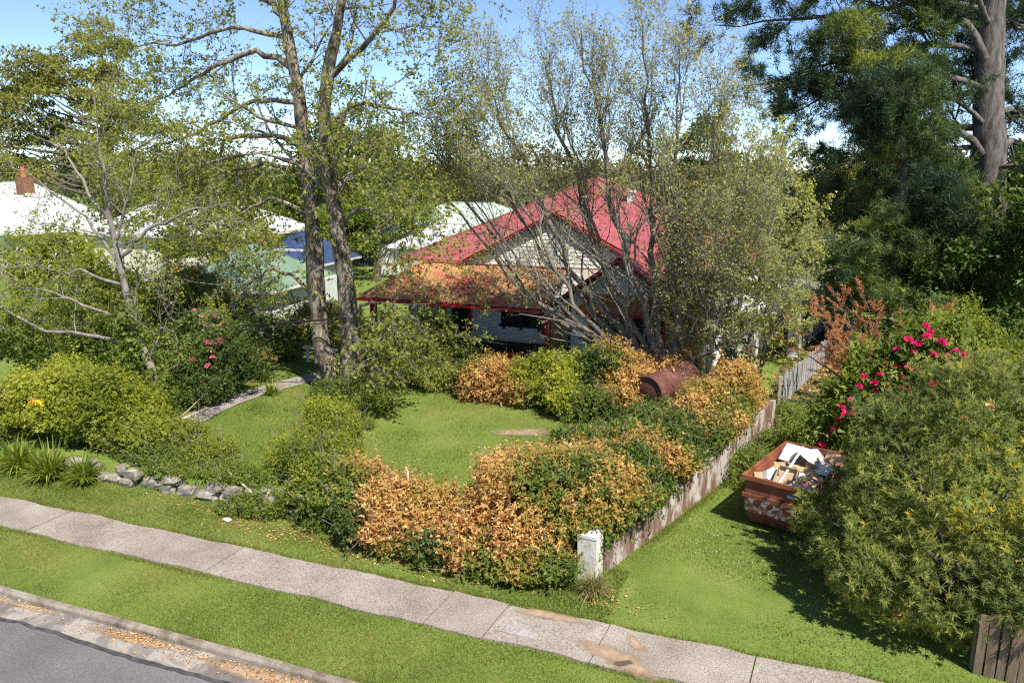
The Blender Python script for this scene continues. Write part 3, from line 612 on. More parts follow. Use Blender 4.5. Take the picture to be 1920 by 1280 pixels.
def window(x0, x1, z0, z1, y, n, frame, parent=H, lead=False, fw=.07):
    mb = MB().box(x0, x1, y - .08, y, z0, z0 + fw).box(x0, x1, y - .08, y, z1 - fw, z1)
    ws = (x1 - x0 - fw) / n
    for k in range(n + 1): mb.box(x0 + k * ws, x0 + k * ws + fw, y - .078, y, z0 + fw, z1 - fw)
    o = mb.build('window', frame, parent)
    for k in range(n):
        a, b = x0 + k * ws + fw, x0 + (k + 1) * ws
        pn = box('pane', a, b, y - .035, y - .02, z0 + fw, z1 - fw, M['glass'], o)
        if lead:
            lm = MB(); cx = (a + b) / 2; h = z1 - z0 - 2 * fw; zz = z0 + fw; yy = y - .045; q = .014
            for f in (.3, .62): lm.box(a, b, yy, yy + .01, zz + h * f, zz + h * f + q)
            lm.box(cx - q / 2, cx + q / 2, yy - .001, yy + .009, zz, zz + h * .3); lm.box(cx - .09, cx - .09 + q, yy - .001, yy + .009, zz + h * .3, zz + h * .62); lm.box(cx + .09, cx + .09 + q, yy - .001, yy + .009, zz + h * .3, zz + h * .62)
            c = (cx, yy + .004, zz + h * .8); d = .11
            for p, q2 in (((-d, 0), (0, d)), ((0, d), (d, 0)), ((d, 0), (0, -d)), ((0, -d), (-d, 0))): lm.bar((c[0] + p[0], c[1], c[2] + p[1]), (c[0] + q2[0], c[1], c[2] + q2[1]), q, q)
            lm.build('leadlight', M['lead'], o)
    return o
wn = window(-7.4, -5.55, 2.1, 3.15, 17.97, 2, M['dark'])
box('sill', -7.5, -5.45, 17.84, 17.96, 2.0, 2.09, M['dark'], wn)
for x in (-7.3, -6.5, -5.65): box('sill_bracket', x, x + .08, 17.86, 17.96, 1.88, 2.0, M['dark'], wn)
box('window_trim', -5.5, -5.3, 17.9, 17.965, 1.7, 3.2, M['redpaint'], H)
dr = box('door', -9.85, -8.95, 17.93, 17.985, FL, 3.15, M['dark'], H); box('door_frame', -9.0, -8.86, 17.9, 17.96, FL, 3.2, M['redpaint'], dr)
# bay window of the front room
wn = window(-2.9, .2, 1.92, 3.2, 16.3, 5, M['redpaint'], lead=True, fw=.09)
box('sill', -3.0, .3, 16.1, 16.31, 1.8, 1.9, M['render'], wn)
hd = plane_roof(H, 'window_hood', [((( -3.25, 15.6, 3.32), (.5, 15.6, 3.32), (.3, 16.33, 3.95), (-3.05, 16.33, 3.95)), (1,0,0))], M['mossroof'])
MB().bar((-3.25, 15.6, 3.28), (.5, 15.6, 3.28), .06, .12).build('hood_fascia', M['redpaint'], H)
for x in (-3.0, -1.4, .2): MB().bar((x, 16.3, 2.95), (x, 15.66, 3.27), .06, .08).build('hood_bracket', M['redpaint'], H)

# ------------------------------------------------------------------ other houses
def hip_house(name, label, cx, cy, wx, wy, zb, ze, zr, roofm, wallm, rot=0, ov=.45, ridge=.5, group=None, w=.9):
    t = thing(name, (cx, cy, zb), label, 'house', group); c = rotz(cx, cy, rot); a, b = wx / 2, wy / 2
    def P(x, y, z): return tuple(c([(x, y, z)])[0])
    for q in ((-a, a, -b, -b + .15), (-a, a, b - .15, b), (-a, -a + .15, -b + .15, b - .15), (a - .15, a, -b + .15, b - .15)):
        box('wall', *q, zb - .2, ze, wallm, t, rot=c)
    a += ov; b += ov
    if wx >= wy: r1, r2 = (-a + b * ridge * 2 * .5 + b * .5, 0), (a - b * ridge - b * .5, 0)
    else: r1, r2 = (0, -b + a), (0, b - a)
    A, B, C, D = P(-a, -b, ze), P(a, -b, ze), P(a, b, ze), P(-a, b, ze); E, F_ = P(*r1, zr), P(*r2, zr)
    ux = P(1, 0, 0); u0 = P(0, 0, 0); U = np.array(ux) - np.array(u0); U[2] = 0; Wv = np.array([-U[1], U[0], 0])
    if wx >= wy: faces = [((A, B, F_, E), U), ((B, C, F_), Wv), ((C, D, E, F_), U), ((D, A, E), Wv)]
    else: faces = [((A, B, E), U), ((B, C, F_, E), Wv), ((C, D, F_), U), ((D, A, E, F_), Wv)]
    caps = [(A, E), (B, F_ if wx >= wy else E), (C, F_), (D, E if wx >= wy else F_), (E, F_)]
    plane_roof(t, 'roof', faces, roofm, w=w, cap=caps)
    fs = MB()
    for p, q in ((A, B), (B, C), (C, D), (D, A)): fs.bar(np.array(p) - (0, 0, .06), np.array(q) - (0, 0, .06), .08, .14)
    fs.build('gutter', wallm, t)
    return t, c
ct, c = hip_house('cottage', 'cream cottage with green iron hip roof left of the tall twin trunk tree', -22.4, 19.9, 5.2, 5.6, .2, 3.0, 4.85, M['greenroof'], M['weatherboard'], .1)
for x in (-2.0, .8):
    wn = MB().box(x, x + 1.0, -2.87, -2.81, 1.2, 2.6).build('window', M['cream'], ct, rot=c); box('pane', x + .08, x + .92, -2.89, -2.872, 1.28, 2.52, M['glass'], wn, rot=c)
z = .4
while z < 2.9:
    MB().box(-2.59, 2.59, -2.825, -2.802, z, z + .16).build('weatherboard', M['weatherboard'], ct, rot=c); z += .18
t, c = hip_house('house', 'house with large white metal roof and brick chimney at far left', -63.5, 38, 14, 10, .2, 3.4, 7.5, M['whiteroof'], M['weatherboard'], -.1)
ch = box('chimney', 2.2, 3.3, -1.5, -.5, 5.0, 8.0, M['brick'], t, rot=c); V, F = tubes([[(2.7, -1.0, 8.0), (2.7, -1.0, 8.5), (2.7, -1.0, 8.9)]], [[.22, .2, .17]], 10); meshobj('chimney_pot', c(V), F, M['terracotta'], ch)
t, c = hip_house('house', 'house with broad white metal roof above the green roofed cottage', -42.5, 38, 14, 10, .2, 3.7, 6.7, M['whiteroof'], M['cream'], .02)
t, c = hip_house('house', 'small house with blue tiled roof behind the green roofed cottage', -26.2, 29.5, 4.4, 5.0, .2, 2.9, 4.7, M['blueroof'], M['greyboard'], .05, w=.3)
ch = box('chimney', -2.1, -1.5, -2.0, -1.4, 2.8, 4.6, M['brick'], t, rot=c); MB().box(-1.6, 1.2, -1.9, -1.84, 3.65, 3.8).build('skylight_frame', M['plastic'], t, rot=c)
t, c = hip_house('house', 'pale green corrugated roof house behind the red roof', -22, 47.5, 13, 9, .2, 3.7, 5.9, M['palegreen'], M['weatherboard'], .0)
t, c = hip_house('outbuilding', 'low white roofed outbuilding in front of the pale green roof', -20.6, 40.5, 7, 5, .2, 3.1, 4.6, M['whiteroof'], M['weatherboard'], .1)
t['category'] = 'outbuilding'
# grey shed down the side lane
sh = thing('rear_shed', (4.9, 27.5, 0), 'shaded pale weatherboard outhouse with grey iron roof beside the side lane', 'shed')
sr = rotz(4.0, 28.5, -.16)
for q in ((-.9, 1.6, -3.2, -3.1), (1.5, 1.6, -3.1, 4.0), (-.9, -.8, -3.1, 4.0)):
    box('wall', *q, -.05, 3.2, M['weatherboard'], sh, rot=sr)
pts = [tuple(p) for p in sr([(-1.2, -3.6, 3.7), (1.95, -3.6, 3.0), (1.95, 4.2, 3.0), (-1.2, 4.2, 3.7)])]
plane_roof(sh, 'roof', [(pts, np.array(pts[3]) - np.array(pts[0]))], M['greyroof'])
box('door', .2, 1.1, -3.24, -3.2, 0, 2.0, M['dark'], sh, rot=sr); box('window', 1.6, 1.64, -1.8, -.6, 1.2, 2.3, M['glass'], sh, rot=sr)
ln = thing('lean_to', (3.0, 23.5, 0), 'low grey lean-to with post along the side of the white house', 'lean-to')
pts = [(1.84, 21.0, 3.1), (3.5, 21.0, 2.5), (3.5, 25.0, 2.5), (1.84, 25.0, 3.1)]
plane_roof(ln, 'roof', [(pts, (0, 1, 0))], M['greyroof'])
for y in (21.1, 24.9): box('post', 3.38, 3.48, y - .05, y + .05, -.05, 2.5, M['cream'], ln)
box('wall', 1.9, 3.3, 24.6, 24.7, -.05, 2.6, M['weatherboard'], ln)

# ------------------------------------------------------------------ walls, fences, pillar
def wall_strip():
    g = rs(14); n = 34; ys = np.linspace(2.2, 12.3, n); top = np.interp(ys, [2, 6, 9, 12.3], [.55, .8, 1.15, 1.5]) + .03 * g.normal(size=n)
    t = thing('side_wall', (2.8, 7, 0), 'peeling white and brown painted wall along the grassy driveway', 'wall')
    for i in range(0, n - 1, 3):
        k = min(i + 3, n - 1); idx = range(i, k + 1); mb = MB(); V = []
        for j in idx:
            x = wallx(ys[j]) + .012 * g.normal()
            V += [(x - .11, ys[j], -.1), (x + .11, ys[j], -.1), (x + .1, ys[j], top[j]), (x - .1, ys[j], top[j])]
        m = len(idx); F = [[4*q+a, 4*q+b, 4*q+4+b, 4*q+4+a] for q in range(m-1) for a, b in ((0,1),(1,2),(2,3),(3,0))] + [[0,1,2,3], [4*m-4, 4*m-1, 4*m-2, 4*m-3]]
        meshobj('wall_panel', V, F, M['oldwall'], t)
wall_strip()
pl = thing('gate_pillar', (1.2, 1.75, 0), 'white rendered square pillar at the corner of the ivy hedge', 'pillar')
prr = rotz(1.2, 1.75, -.12)
box('shaft', -.22, .22, -.22, .22, -.05, 1.02, M['render'], pl, rot=prr); box('cap', -.235, .235, -.235, .235, 1.02, 1.09, M['render'], pl, rot=prr)
# low rubble wall at the verge, stone by stone
st = thing('stone_wall', (-10, 2.1, 0), 'low rubble stone retaining wall along the front verge', 'wall')
def stone(x, y, z, sx, sy, sz, g):
    t_ = []
    for i in range(3):
        for j in range(8):
            a = j * math.pi / 4; ph = (-.75, 0, .75)[i]; k = 1 + .16 * g.normal(); ca, sa = math.cos(a), math.sin(a)
            sq = .85 / max(abs(ca), abs(sa)) ** .55
            t_.append((x + sx * .5 * ca * sq * k * (1 if i == 1 else .85), y + sy * .5 * sa * sq * k * (1 if i == 1 else .85), z + sz * .5 * ph + g.normal() * .01))
    t_ += [(x, y, z - sz * .5), (x + g.normal() * .02, y, z + sz * .5 + g.normal() * .015)]
    F = [[i*8+j, i*8+(j+1) % 8, i*8+8+(j+1) % 8, i*8+8+j] for i in range(2) for j in range(8)] + [[24, (j+1) % 8, j] for j in range(8)] + [[25, 16+j, 16+(j+1) % 8] for j in range(8)]
    return t_, F
g = rs(77); x = -15.3
while x < -4.6:
    l = .35 + .4 * g.rand()
    for lev, zz in ((0, .1), (1, .34)):
        if lev == 1 and g.rand() < .3: continue
        h = .26 + .1 * g.rand(); y = 2.02 + .06 * g.normal() + .03 * lev
        V, F = stone(x + l / 2 + lev * .15, y, zz, l * .98, .42, h, g); meshobj('stone', V, F, M['stone'], st)
    x += l
# weathered paling fence at lower right
def paling_fence(name, label, A, B, h, z, mat, w=.1, gap=.018, seed=0, rails=True, lean=.01):
    g = rs(seed); A = np.array(A, float); B = np.array(B, float); d = B - A; ln_ = np.linalg.norm(d); d /= ln_; n = np.array([d[1], -d[0]])
    t = thing(name, (*((A + B) / 2), z), label, 'fence'); s = 0
    while s < ln_:
        ww = w * (.85 + .3 * g.rand()); hh = h * (1 + .05 * g.normal()); a = A + d * s; b = a + d * ww; k = g.normal() * lean; q = n * .018; o = n * g.normal() * .006
        V = []
        for zz, sh_ in ((z - .05, 0), (z + hh, k)):
            for p, dn in ((a, 0), (b, 0), (b, 1), (a, 1)):
                V.append((*(p + o + q * dn + d * sh_), zz))
        meshobj('paling', V, BOXF, mat, t); s += ww + gap * (.4 + 1.2 * g.rand())
    for zz in (.25, .8):
        MB().bar((*(A - n * .04), z + h * zz), (*(B - n * .04), z + h * zz), .05, .08).build('rail', mat, t)
    for s in np.arange(0, ln_, 2.4): p = A + d * s - n * .12; box('post', p[0] - .05, p[0] + .05, p[1] - .05, p[1] + .05, z - .1, z + h * .95, mat, t)
    return t
paling_fence('paling_fence', 'weathered brown timber paling fence under the big needle-leaved bush', (8.62, .98), (13.5, .55), 1.2, 0, M['palings'], w=.15, gap=.03, seed=5)
paling_fence('picket_fence', 'old grey timber picket fence running down the shaded side lane', (4.72, 16.9), (8.2, 33), 1.15, 0, M['greypaling'], w=.1, gap=.05, seed=6, lean=.03)

# ------------------------------------------------------------------ skip bin and its rubbish
SK = rotz(4.12, 5.52, R(-17.5))                     # local: x across the front, y along the drive
skp = thing('skip_bin', tuple(SK([(.9, 1.5, 0)])[0]), 'rusty orange steel skip bin with flaking white paint beside the bush', 'skip bin')
Wd, Ln, Hh = 1.72, 3.1, 1.42
def ring(z, ins, yi): return [(ins, yi, z), (Wd - ins, yi, z), (Wd - ins, Ln - yi, z), (ins, Ln - yi, z)]
def shell(name, z0, i0, y0, z1, i1, y1, mat, th=.03):
    o0, o1 = ring(z0, i0, y0), ring(z1, i1, y1); n0, n1 = ring(z0, i0 + th, y0 + th), ring(z1, i1 + th, y1 + th)
    V = o0 + o1 + n0 + n1; F = [[k, (k+1) % 4, 4 + (k+1) % 4, 4 + k] for k in range(4)] + [[8 + k, 12 + k, 12 + (k+1) % 4, 8 + (k+1) % 4] for k in range(4)]
    F += [[4 + k, 4 + (k+1) % 4, 12 + (k+1) % 4, 12 + k] for k in range(4)] + [[k, 8 + k, 8 + (k+1) % 4, (k+1) % 4] for k in range(4)]
    return meshobj(name, SK(V), F, mat, skp)
shell('lower_body', .42, .06, .12, .86, .05, .05, M['skippaint']); shell('upper_body', .92, .05, .05, Hh - .1, .05, .05, M['rust'])
MB().add(ring(.05, .12, .4) + ring(.419, .07, .13), BOXF).build('base', M['rust'], skp, rot=SK)
def band(name, z0, z1, out):
    o, i = -out, .04; mb = MB()
    mb.box(o, Wd - o, o, i, z0, z1).box(o, Wd - o, Ln - i, Ln - o, z0, z1).box(o, i, i, Ln - i, z0, z1).box(Wd - i, Wd - o, i, Ln - i, z0, z1); mb.build(name, M['rust'], skp, rot=SK)
band('top_rim', Hh - .11, Hh, .02); band('side_rib', .84, .94, .0)
for y in (.7, 1.55, 2.4): MB().box(-.01, .049, y, y + .09, .3, .84).box(-.01, .049, y, y + .09, .94, Hh - .11).build('stiffener', M['rust'], skp, rot=SK)
for x in (-.06, Wd): V, F = tubes(SK([(x, .8, 1.15), (x + .06, .8, 1.15)])[None], [[.05, .05]], 8); meshobj('lifting_lug', V, F, M['rust'], skp)
box('rubbish_bed', .1, Wd - .1, .1, Ln - .1, .5, 1.08, M['card'], skp, rot=SK)
# rubbish: each piece a thing of its own
def junk(name, label, cat, build):
    return tag(build(name), label, cat, 'rubbish in the skip bin')
def openbox(name):
    t = thing(name, tuple(SK([(.75, .45, 1.0)])[0]), None, None)
    def tr(V):
        V = np.array(V, float); a = R(38); y = V[:,1].copy(); z = V[:,2].copy(); V[:,1] = y * math.cos(a) - z * math.sin(a) * .4; V[:,2] = y * math.sin(a) + z * math.cos(a) * .9
        V += np.array([.62, .35, 1.06]); return SK(V)
    box('back', 0, .5, 0, .62, 0, .02, M['board'], t, rot=tr)
    for q in ((0, .02, 0, .62, .02, .2), (.48, .5, 0, .62, .02, .2), (.02, .48, 0, .02, .02, .2), (.02, .48, .6, .62, .02, .2)): box('side', *q, M['board'], t, rot=tr)
    return t
junk('drawer_box', 'open pale timber drawer tilted up at the front of the skip', 'drawer', openbox)
def wrap(name):
    g = rs(31); n = 16; u, v = np.meshgrid(np.linspace(0, 1, n), np.linspace(0, 1, n), indexing='ij')
    x = .55 + .95 * u; y = 1.5 + 1.0 * v + .2 * u; z = 1.28 + .42 * np.sin(3.2 * u + .3) * (1 - .5 * v) + .07 * np.sin(9 * u + 4 * v) + .05 * np.cos(13 * v + 5 * u) - .5 * np.maximum(0, .25 - u)
    V = np.stack([x, y, z], -1).reshape(-1, 3) + g.normal(size=(n*n, 3)) * .012; i = (np.arange(n-1)[:,None] * n + np.arange(n-1)[None]).ravel()
    return meshobj(name, SK(V), np.stack([i, i + n, i + n + 1, i + 1], 1), M['plastic'])
junk('plastic_sheet', 'crumpled white plastic sheet over the rear of the skip', 'plastic sheet', wrap)
def pipe(name):
    V, F = tubes(SK([(.72, .25, 1.12), (.86, .9, 1.55), (.98, 1.45, 1.95)])[None], [[.035, .035, .035]], 8); return meshobj(name, V, F, M['plastic'], smooth=True)
junk('white_pipe', 'long white pipe leaning up out of the skip', 'pipe', pipe)
def slab(c, s, rz, rx, mat):
    def f(name):
        a, b = R(rz), R(rx)
        def tr(V):
            V = np.array(V, float); y = V[:,1].copy(); z = V[:,2].copy(); V[:,1] = y * math.cos(b) - z * math.sin(b); V[:,2] = y * math.sin(b) + z * math.cos(b)
            x = V[:,0].copy(); y = V[:,1].copy(); V[:,0] = x * math.cos(a) - y * math.sin(a) + c[0]; V[:,1] = x * math.sin(a) + y * math.cos(a) + c[1]; V[:,2] += c[2]; return SK(V)
        return MB().box(-s[0]/2, s[0]/2, -s[1]/2, s[1]/2, -s[2]/2, s[2]/2).build(name, mat, rot=tr)
    return f
def cloth(c, s, mat, seed):
    def f(name):
        g = rs(seed); n = 10; u, v = np.meshgrid(np.linspace(-1, 1, n), np.linspace(-1, 1, n), indexing='ij'); nz = Noise(seed, 3.)
        P = np.stack([u, v, 0 * u], -1).reshape(-1, 3); z = .25 * nz(P * 1.4) * s[2] + s[2] * (1 - (P[:,0]**2 + P[:,1]**2) * .6)
        P = P * np.array([s[0], s[1], 0]) * (1 + .15 * nz(P * 2))[:,None]; P[:,2] = z; i = (np.arange(n-1)[:,None] * n + np.arange(n-1)[None]).ravel()
        return meshobj(name, SK(P + np.array(c)), np.stack([i, i + n, i + n + 1, i + 1], 1), mat, smooth=True)
    return f
junk('plaster_offcut', 'grey plasterboard offcut at the front right of the skip', 'board', slab((1.35, .22, 1.22), (.5, .45, .02), 10, 30, M['greyboard']))
junk('cardboard_box', 'flattened brown cardboard box in the middle of the skip', 'cardboard', slab((1.45, .95, 1.2), (.5, .6, .12), 25, 15, M['card']))
junk('cardboard_sheet', 'tan cardboard sheet propped at the back of the skip', 'cardboard', slab((1.55, 2.3, 1.4), (.6, .5, .03), -20, 55, M['card']))
junk('timber_offcut', 'pale timber offcut against the left side of the skip', 'timber', slab((.28, .38, 1.18), (.2, .5, .05), 30, 40, M['board']))
junk('pink_cloth', 'pink cloth bundle beside the timber drawer in the skip', 'cloth', cloth((1.28, .62, 1.12), (.25, .22, .16), M['pinkcloth'], 3))
junk('blue_bag', 'blue plastic bag at the far right end of the skip', 'bag', cloth((1.62, 2.75, 1.25), (.2, .25, .2), M['blueplastic'], 5))
junk('sack', 'tan fabric sack behind the cardboard in the skip', 'sack', cloth((1.3, 1.35, 1.15), (.28, .3, .25), M['card'], 6))
junk('white_bag', 'small white plastic bag between drawer and sack in the skip', 'bag', cloth((1.02, 1.1, 1.15), (.22, .22, .2), M['plastic'], 8))

junk('floor_tiles', 'broken pale floor board lying across the middle of the skip', 'board', slab((.75, 1.5, 1.3), (.9, .5, .03), 35, 12, M['board']))
junk('laminate_board', 'white laminate board leaning at the back left of the skip', 'board', slab((.55, 2.2, 1.42), (.7, .55, .03), -10, 40, M['plastic']))
junk('plaster_bag', 'pale grey paper sack at the front left of the skip', 'sack', cloth((.5, .85, 1.15), (.3, .28, .24), M['greyboard'], 12))
junk('cream_cloth', 'cream crumpled cloth at the right side of the skip', 'cloth', cloth((1.5, 1.7, 1.22), (.26, .3, .26), M['cream'], 13))
junk('carton', 'small brown carton on top of the rubbish heap', 'carton', slab((1.12, 1.85, 1.45), (.32, .3, .24), 20, 14, M['card']))
# rusty oil tank lying on its stand
tk = thing('fuel_tank', (1.0, 12.0, .7), 'rusty maroon cylindrical tank lying on its side among the dead ivy', 'tank')
ax = np.array([math.sin(R(24)), math.cos(R(24)), .05]); c0 = np.array([.62, 10.9, 1.68]); 
K = 1.2 * np.array([0, .025, .05, .5, .94, 1.0, 1.06, 1.5, 1.94, 1.97, 2.0]) ; rr = np.array([.0, .52, .55, .55, .55, .565, .55, .55, .55, .52, .0])
V, F = tubes((c0 + ax * K[:,None])[None], rr[None], 28); meshobj('shell', V, F, M['tank'], tk, smooth=False)
V, F = tubes((c0 + ax * np.array([-.012, .0, .075, .09])[:,None])[None], np.array([[.555, .57, .57, .55]]), 28); meshobj('end_rim', V, F, M['tank'], tk)
for s in (.35, 2.0):
    p = c0 + ax * s; sd = np.array([ax[1], -ax[0], 0]); mb = MB()
    for q in (-.38, .38): mb.bar(p + sd * q + (0, 0, -.25), p + sd * q * 1.15 + (0, 0, -1.2), .06)
    mb.bar(p + sd * -.42 + (0, 0, -.5), p + sd * .42 + (0, 0, -.5), .06); mb.build('stand_leg', M['rust'], tk)
V, F = tubes((c0 + ax * 1.1 + np.array([[0, 0, .53], [0, 0, .67]]))[None], [[.06, .06]], 10); meshobj('filler_cap', V, F, M['tank'], tk)

# small things about the garden
V, F = tubes([[(-10.4, 3.0, .62), (-9.3, 2.45, .58), (-8.2, 1.92, .45)]], [[.035, .035, .03]], 7); tag(meshobj('timber_pole', V, F, M['rawtimber'], smooth=True), 'bleached timber pole lying across the low stone wall', 'pole')
V, F = tubes([[(-3.45, 1.95, .0), (-3.46, 1.97, .9), (-3.5, 2.0, 1.75)]], [[.03, .03, .025]], 6); tag(meshobj('garden_stake', V, F, M['rawtimber'], smooth=True), 'thin timber stake standing up out of the dead ivy', 'stake')
V, F = tubes([[(-5.6, 1.8, .0), (-5.62, 1.82, .8), (-5.6, 1.85, 1.35)]], [[.025, .025, .02]], 6); tag(meshobj('garden_stake', V, F, M['render'], smooth=True), 'short pale stake left of the dead ivy mound', 'stake')
tag(MB().add([(-8.5, 1.05, .02), (-8.25, .98, .02), (-8.2, 1.08, .05), (-8.42, 1.16, .04), (-8.48, 1.06, .045), (-8.27, 1.0, .05), (-8.24, 1.09, .065), (-8.4, 1.14, .06)], BOXF).build('paper_scrap', M['plastic']), 'white scrap of paper lying on the grass verge', 'paper')
V, F = tubes([[(-16.75, 2.25, 1.9), (-16.6, 2.27, 1.94), (-16.3, 2.25, 1.95), (-16.05, 2.22, 1.9)]], [[.02, .11, .11, .02]], 8); tag(meshobj('yellow_object', V, F, M['yellow'], smooth=True), 'small bright yellow object lying on the bush at far left', 'object')
patch('bare_soil', -2.9, 8.7, .8, .45, .6, M['dirt'], 12, .3)
db = thing('dead_branch', (-14.1, 5.6, .55), 'bare bleached dead branch lying beside the garden path', 'branch')
bp = [poly([(-14.5, 5.0, .55, .025), (-14.0, 5.5, .7, .02), (-13.4, 6.1, 1.0, .01)], 10), poly([(-14.3, 5.2, .58, .018), (-13.8, 5.2, .8, .014), (-13.2, 5.3, .95, .006)], 10), poly([(-14.2, 5.3, .6, .016), (-14.0, 5.9, .95, .012), (-13.7, 6.4, 1.4, .005)], 10)]
for p_, r_ in bp:
    V, F = tubes(p_[None], r_[None], 5); meshobj('limb', V, F, M['rawtimber'], db, smooth=True)
# garden bench balusters by the path
bl = thing('garden_balustrade', (-13.9, 13.6, .7), 'short white balustrade with turned posts beyond the garden path', 'balustrade')
for k in range(4):
    x = -14.7 + k * .42; V, F = tubes([[(x, 13.6, .66), (x, 13.6, .75), (x, 13.6, .82), (x, 13.6, 1.0), (x, 13.6, 1.12), (x, 13.6, 1.3)]], [[.09, .09, .05, .1, .05, .07]], 10); meshobj('baluster', V, F, M['render'], bl, smooth=True)
box('rail', -14.9, -13.2, 13.5, 13.7, 1.3, 1.38, M['render'], bl)
# service cables from the street at left to the twin trunk tree
for k, (dy, lab) in enumerate([(0, 'upper thin black service cable crossing the left garden'), (.12, 'middle thin black service cable crossing the left garden'), (.5, 'lowest thin black service cable crossing the left garden')]):
    A = np.array([-10.25, 9.95, 3.62 - dy * .25]); B = np.array([-34, 4.5, 2.3 - dy]); t_ = np.linspace(0, 1, 24)[:,None]; P = A + (B - A) * t_; P[:,2] -= 4 * .3 * t_[:,0] * (1 - t_[:,0])
    V, F = tubes(P[None], np.full((1, 24), .02), 5); tag(meshobj('service_cable', V, F, M['cable'], smooth=True), lab, 'cable', 'service cables at left')

# ------------------------------------------------------------------ trees
# twin trunk poplar
poplar, lev = tree('poplar_tree', 'tall twin trunk poplar with sparse spring leaves on the lawn', 'tree', (-10.9, 10.4, .5),
    [[(-11.0,10.4,.3,0.533),(-11.35,10.4,1.3,0.344),(-11.75,10.4,2.9,0.327),(-11.8,10.4,6.3,0.292),(-12.0,10.5,9.2,0.249),(-12.35,10.6,12.5,0.198),(-12.75,10.6,14.8,0.146),(-13.3,10.8,18.5,0.069)],
     [(-10.7,10.3,.3,0.533),(-10.45,10.3,1.5,0.396),(-10.25,10.3,2.7,0.353),(-10.6,10.2,6.4,0.292),(-10.96,10.2,9.4,0.241),(-10.85,10.2,11.2,0.215),(-10.25,10.2,13.4,0.172),(-9.85,10.1,14.6,0.138),(-9.0,10,18,0.060)]],
    11, [dict(n=10, t0=.38, t1=.98, ang=60, Ln=4.6, K=8, wander=.17, up=.02, ratio=.34, tip=.15, lfall=.55), dict(n=10, t0=.1, ang=48, Ln=1.7, K=5, wander=.26, up=-.05, ratio=.5, rmin=.009), dict(n=7, t0=.1, ang=45, Ln=.6, K=3, wander=.3, up=-.04, ratio=.6, rmin=.006)],
    'poplar', 6, .095, .08, bark='bark', spread=.04, t0=.45, twig_bark='twigbark', sides=18,
    limbs=[[(-11.9,10.4,8.6,.1),(-13.4,10.2,9.1,.08),(-15.6,9.8,8.7,.06),(-18.6,9.3,7.6,.015)],[(-12.2,10.5,11.2,.1),(-14.0,10.2,11.3,.08),(-16.6,9.8,10.0,.05),(-19.0,9.4,9.6,.015)],[(-12.5,10.6,13.4,.1),(-14.6,10.4,13.9,.07),(-17.0,10.2,13.4,.05),(-19.6,10,13.4,.015)],
           [(-12.3,10.6,12.3,.13),(-12.9,10.5,12.75,.12),(-13.7,10.3,12.98,.1),(-14.85,10.1,12.7,.08),(-16.3,9.8,12.0,.05),(-18.2,9.5,11.2,.015)],
           [(-12.05,10.4,9.7,.1),(-13.2,10.2,10.1,.09),(-14.9,10.0,10.05,.075),(-15.6,9.9,9.3,.06),(-15.2,9.8,8.3,.04),(-16.3,9.7,8.3,.015)],
           [(-12.3,10.5,13.6,.1),(-13.0,10.4,14.5,.09),(-14.2,10.2,15.1,.07),(-16,10,15.8,.02)],
           [(-11.85,10.3,7.2,.09),(-13.0,10.0,7.9,.07),(-14.4,9.7,7.4,.05),(-16.0,9.4,7.7,.015)],
           [(-10.7,10.2,11.9,.12),(-9.9,10.1,12.45,.11),(-8.95,10.0,13.0,.09),(-7.9,9.8,13.8,.07),(-7.2,9.7,15.2,.02)],
           [(-10.9,10.2,10.2,.1),(-9.5,10.0,11.15,.08),(-7.8,9.8,10.8,.05),(-6.4,9.6,10.5,.015)],
           [(-10.5,10.1,6.9,.08),(-9.3,9.8,7.6,.06),(-8.1,9.6,7.3,.04),(-6.9,9.4,7.6,.012)],
           [(-10.2,10.1,3.4,.1),(-9.75,10.0,3.95,.07),(-9.3,9.9,4.3,.06),(-7.86,9.7,4.2,.035),(-7.2,9.6,3.6,.012)],
           [(-11.9,10.4,4.2,.09),(-12.6,10.2,5.0,.07),(-13.6,10.0,5.2,.05),(-14.6,9.8,4.6,.015)]])
# leafy sprigs on the poplar trunks
g = rs(15); Tp = np.vstack([poly([(-11.35,10.4,1.3,.4),(-11.75,10.4,2.9,.38),(-11.8,10.4,6.3,.34),(-12.0,10.5,9.2,.29),(-12.4,10.6,12.9,.2)], 60)[0], poly([(-10.45,10.3,1.5,.46),(-10.25,10.3,2.7,.41),(-10.6,10.2,6.4,.34),(-10.9,10.2,10.4,.27),(-10.3,10.2,13.3,.2)], 60)[0]])
P = Tp[g.randint(0, len(Tp), 170)]; d = rdir(g, 170); d[:,2] *= .3; d = nrm(d); V, F, v = shoots(P + d * .34 + g.normal(size=P.shape) * [0, 0, .15], nrm(d + [0, 0, .3]), 9, 16, .4, .1, .08, g.rand(170)); meshobj('trunk_sprigs', V, F, L['poplar'], poplar, v, kind='stuff')
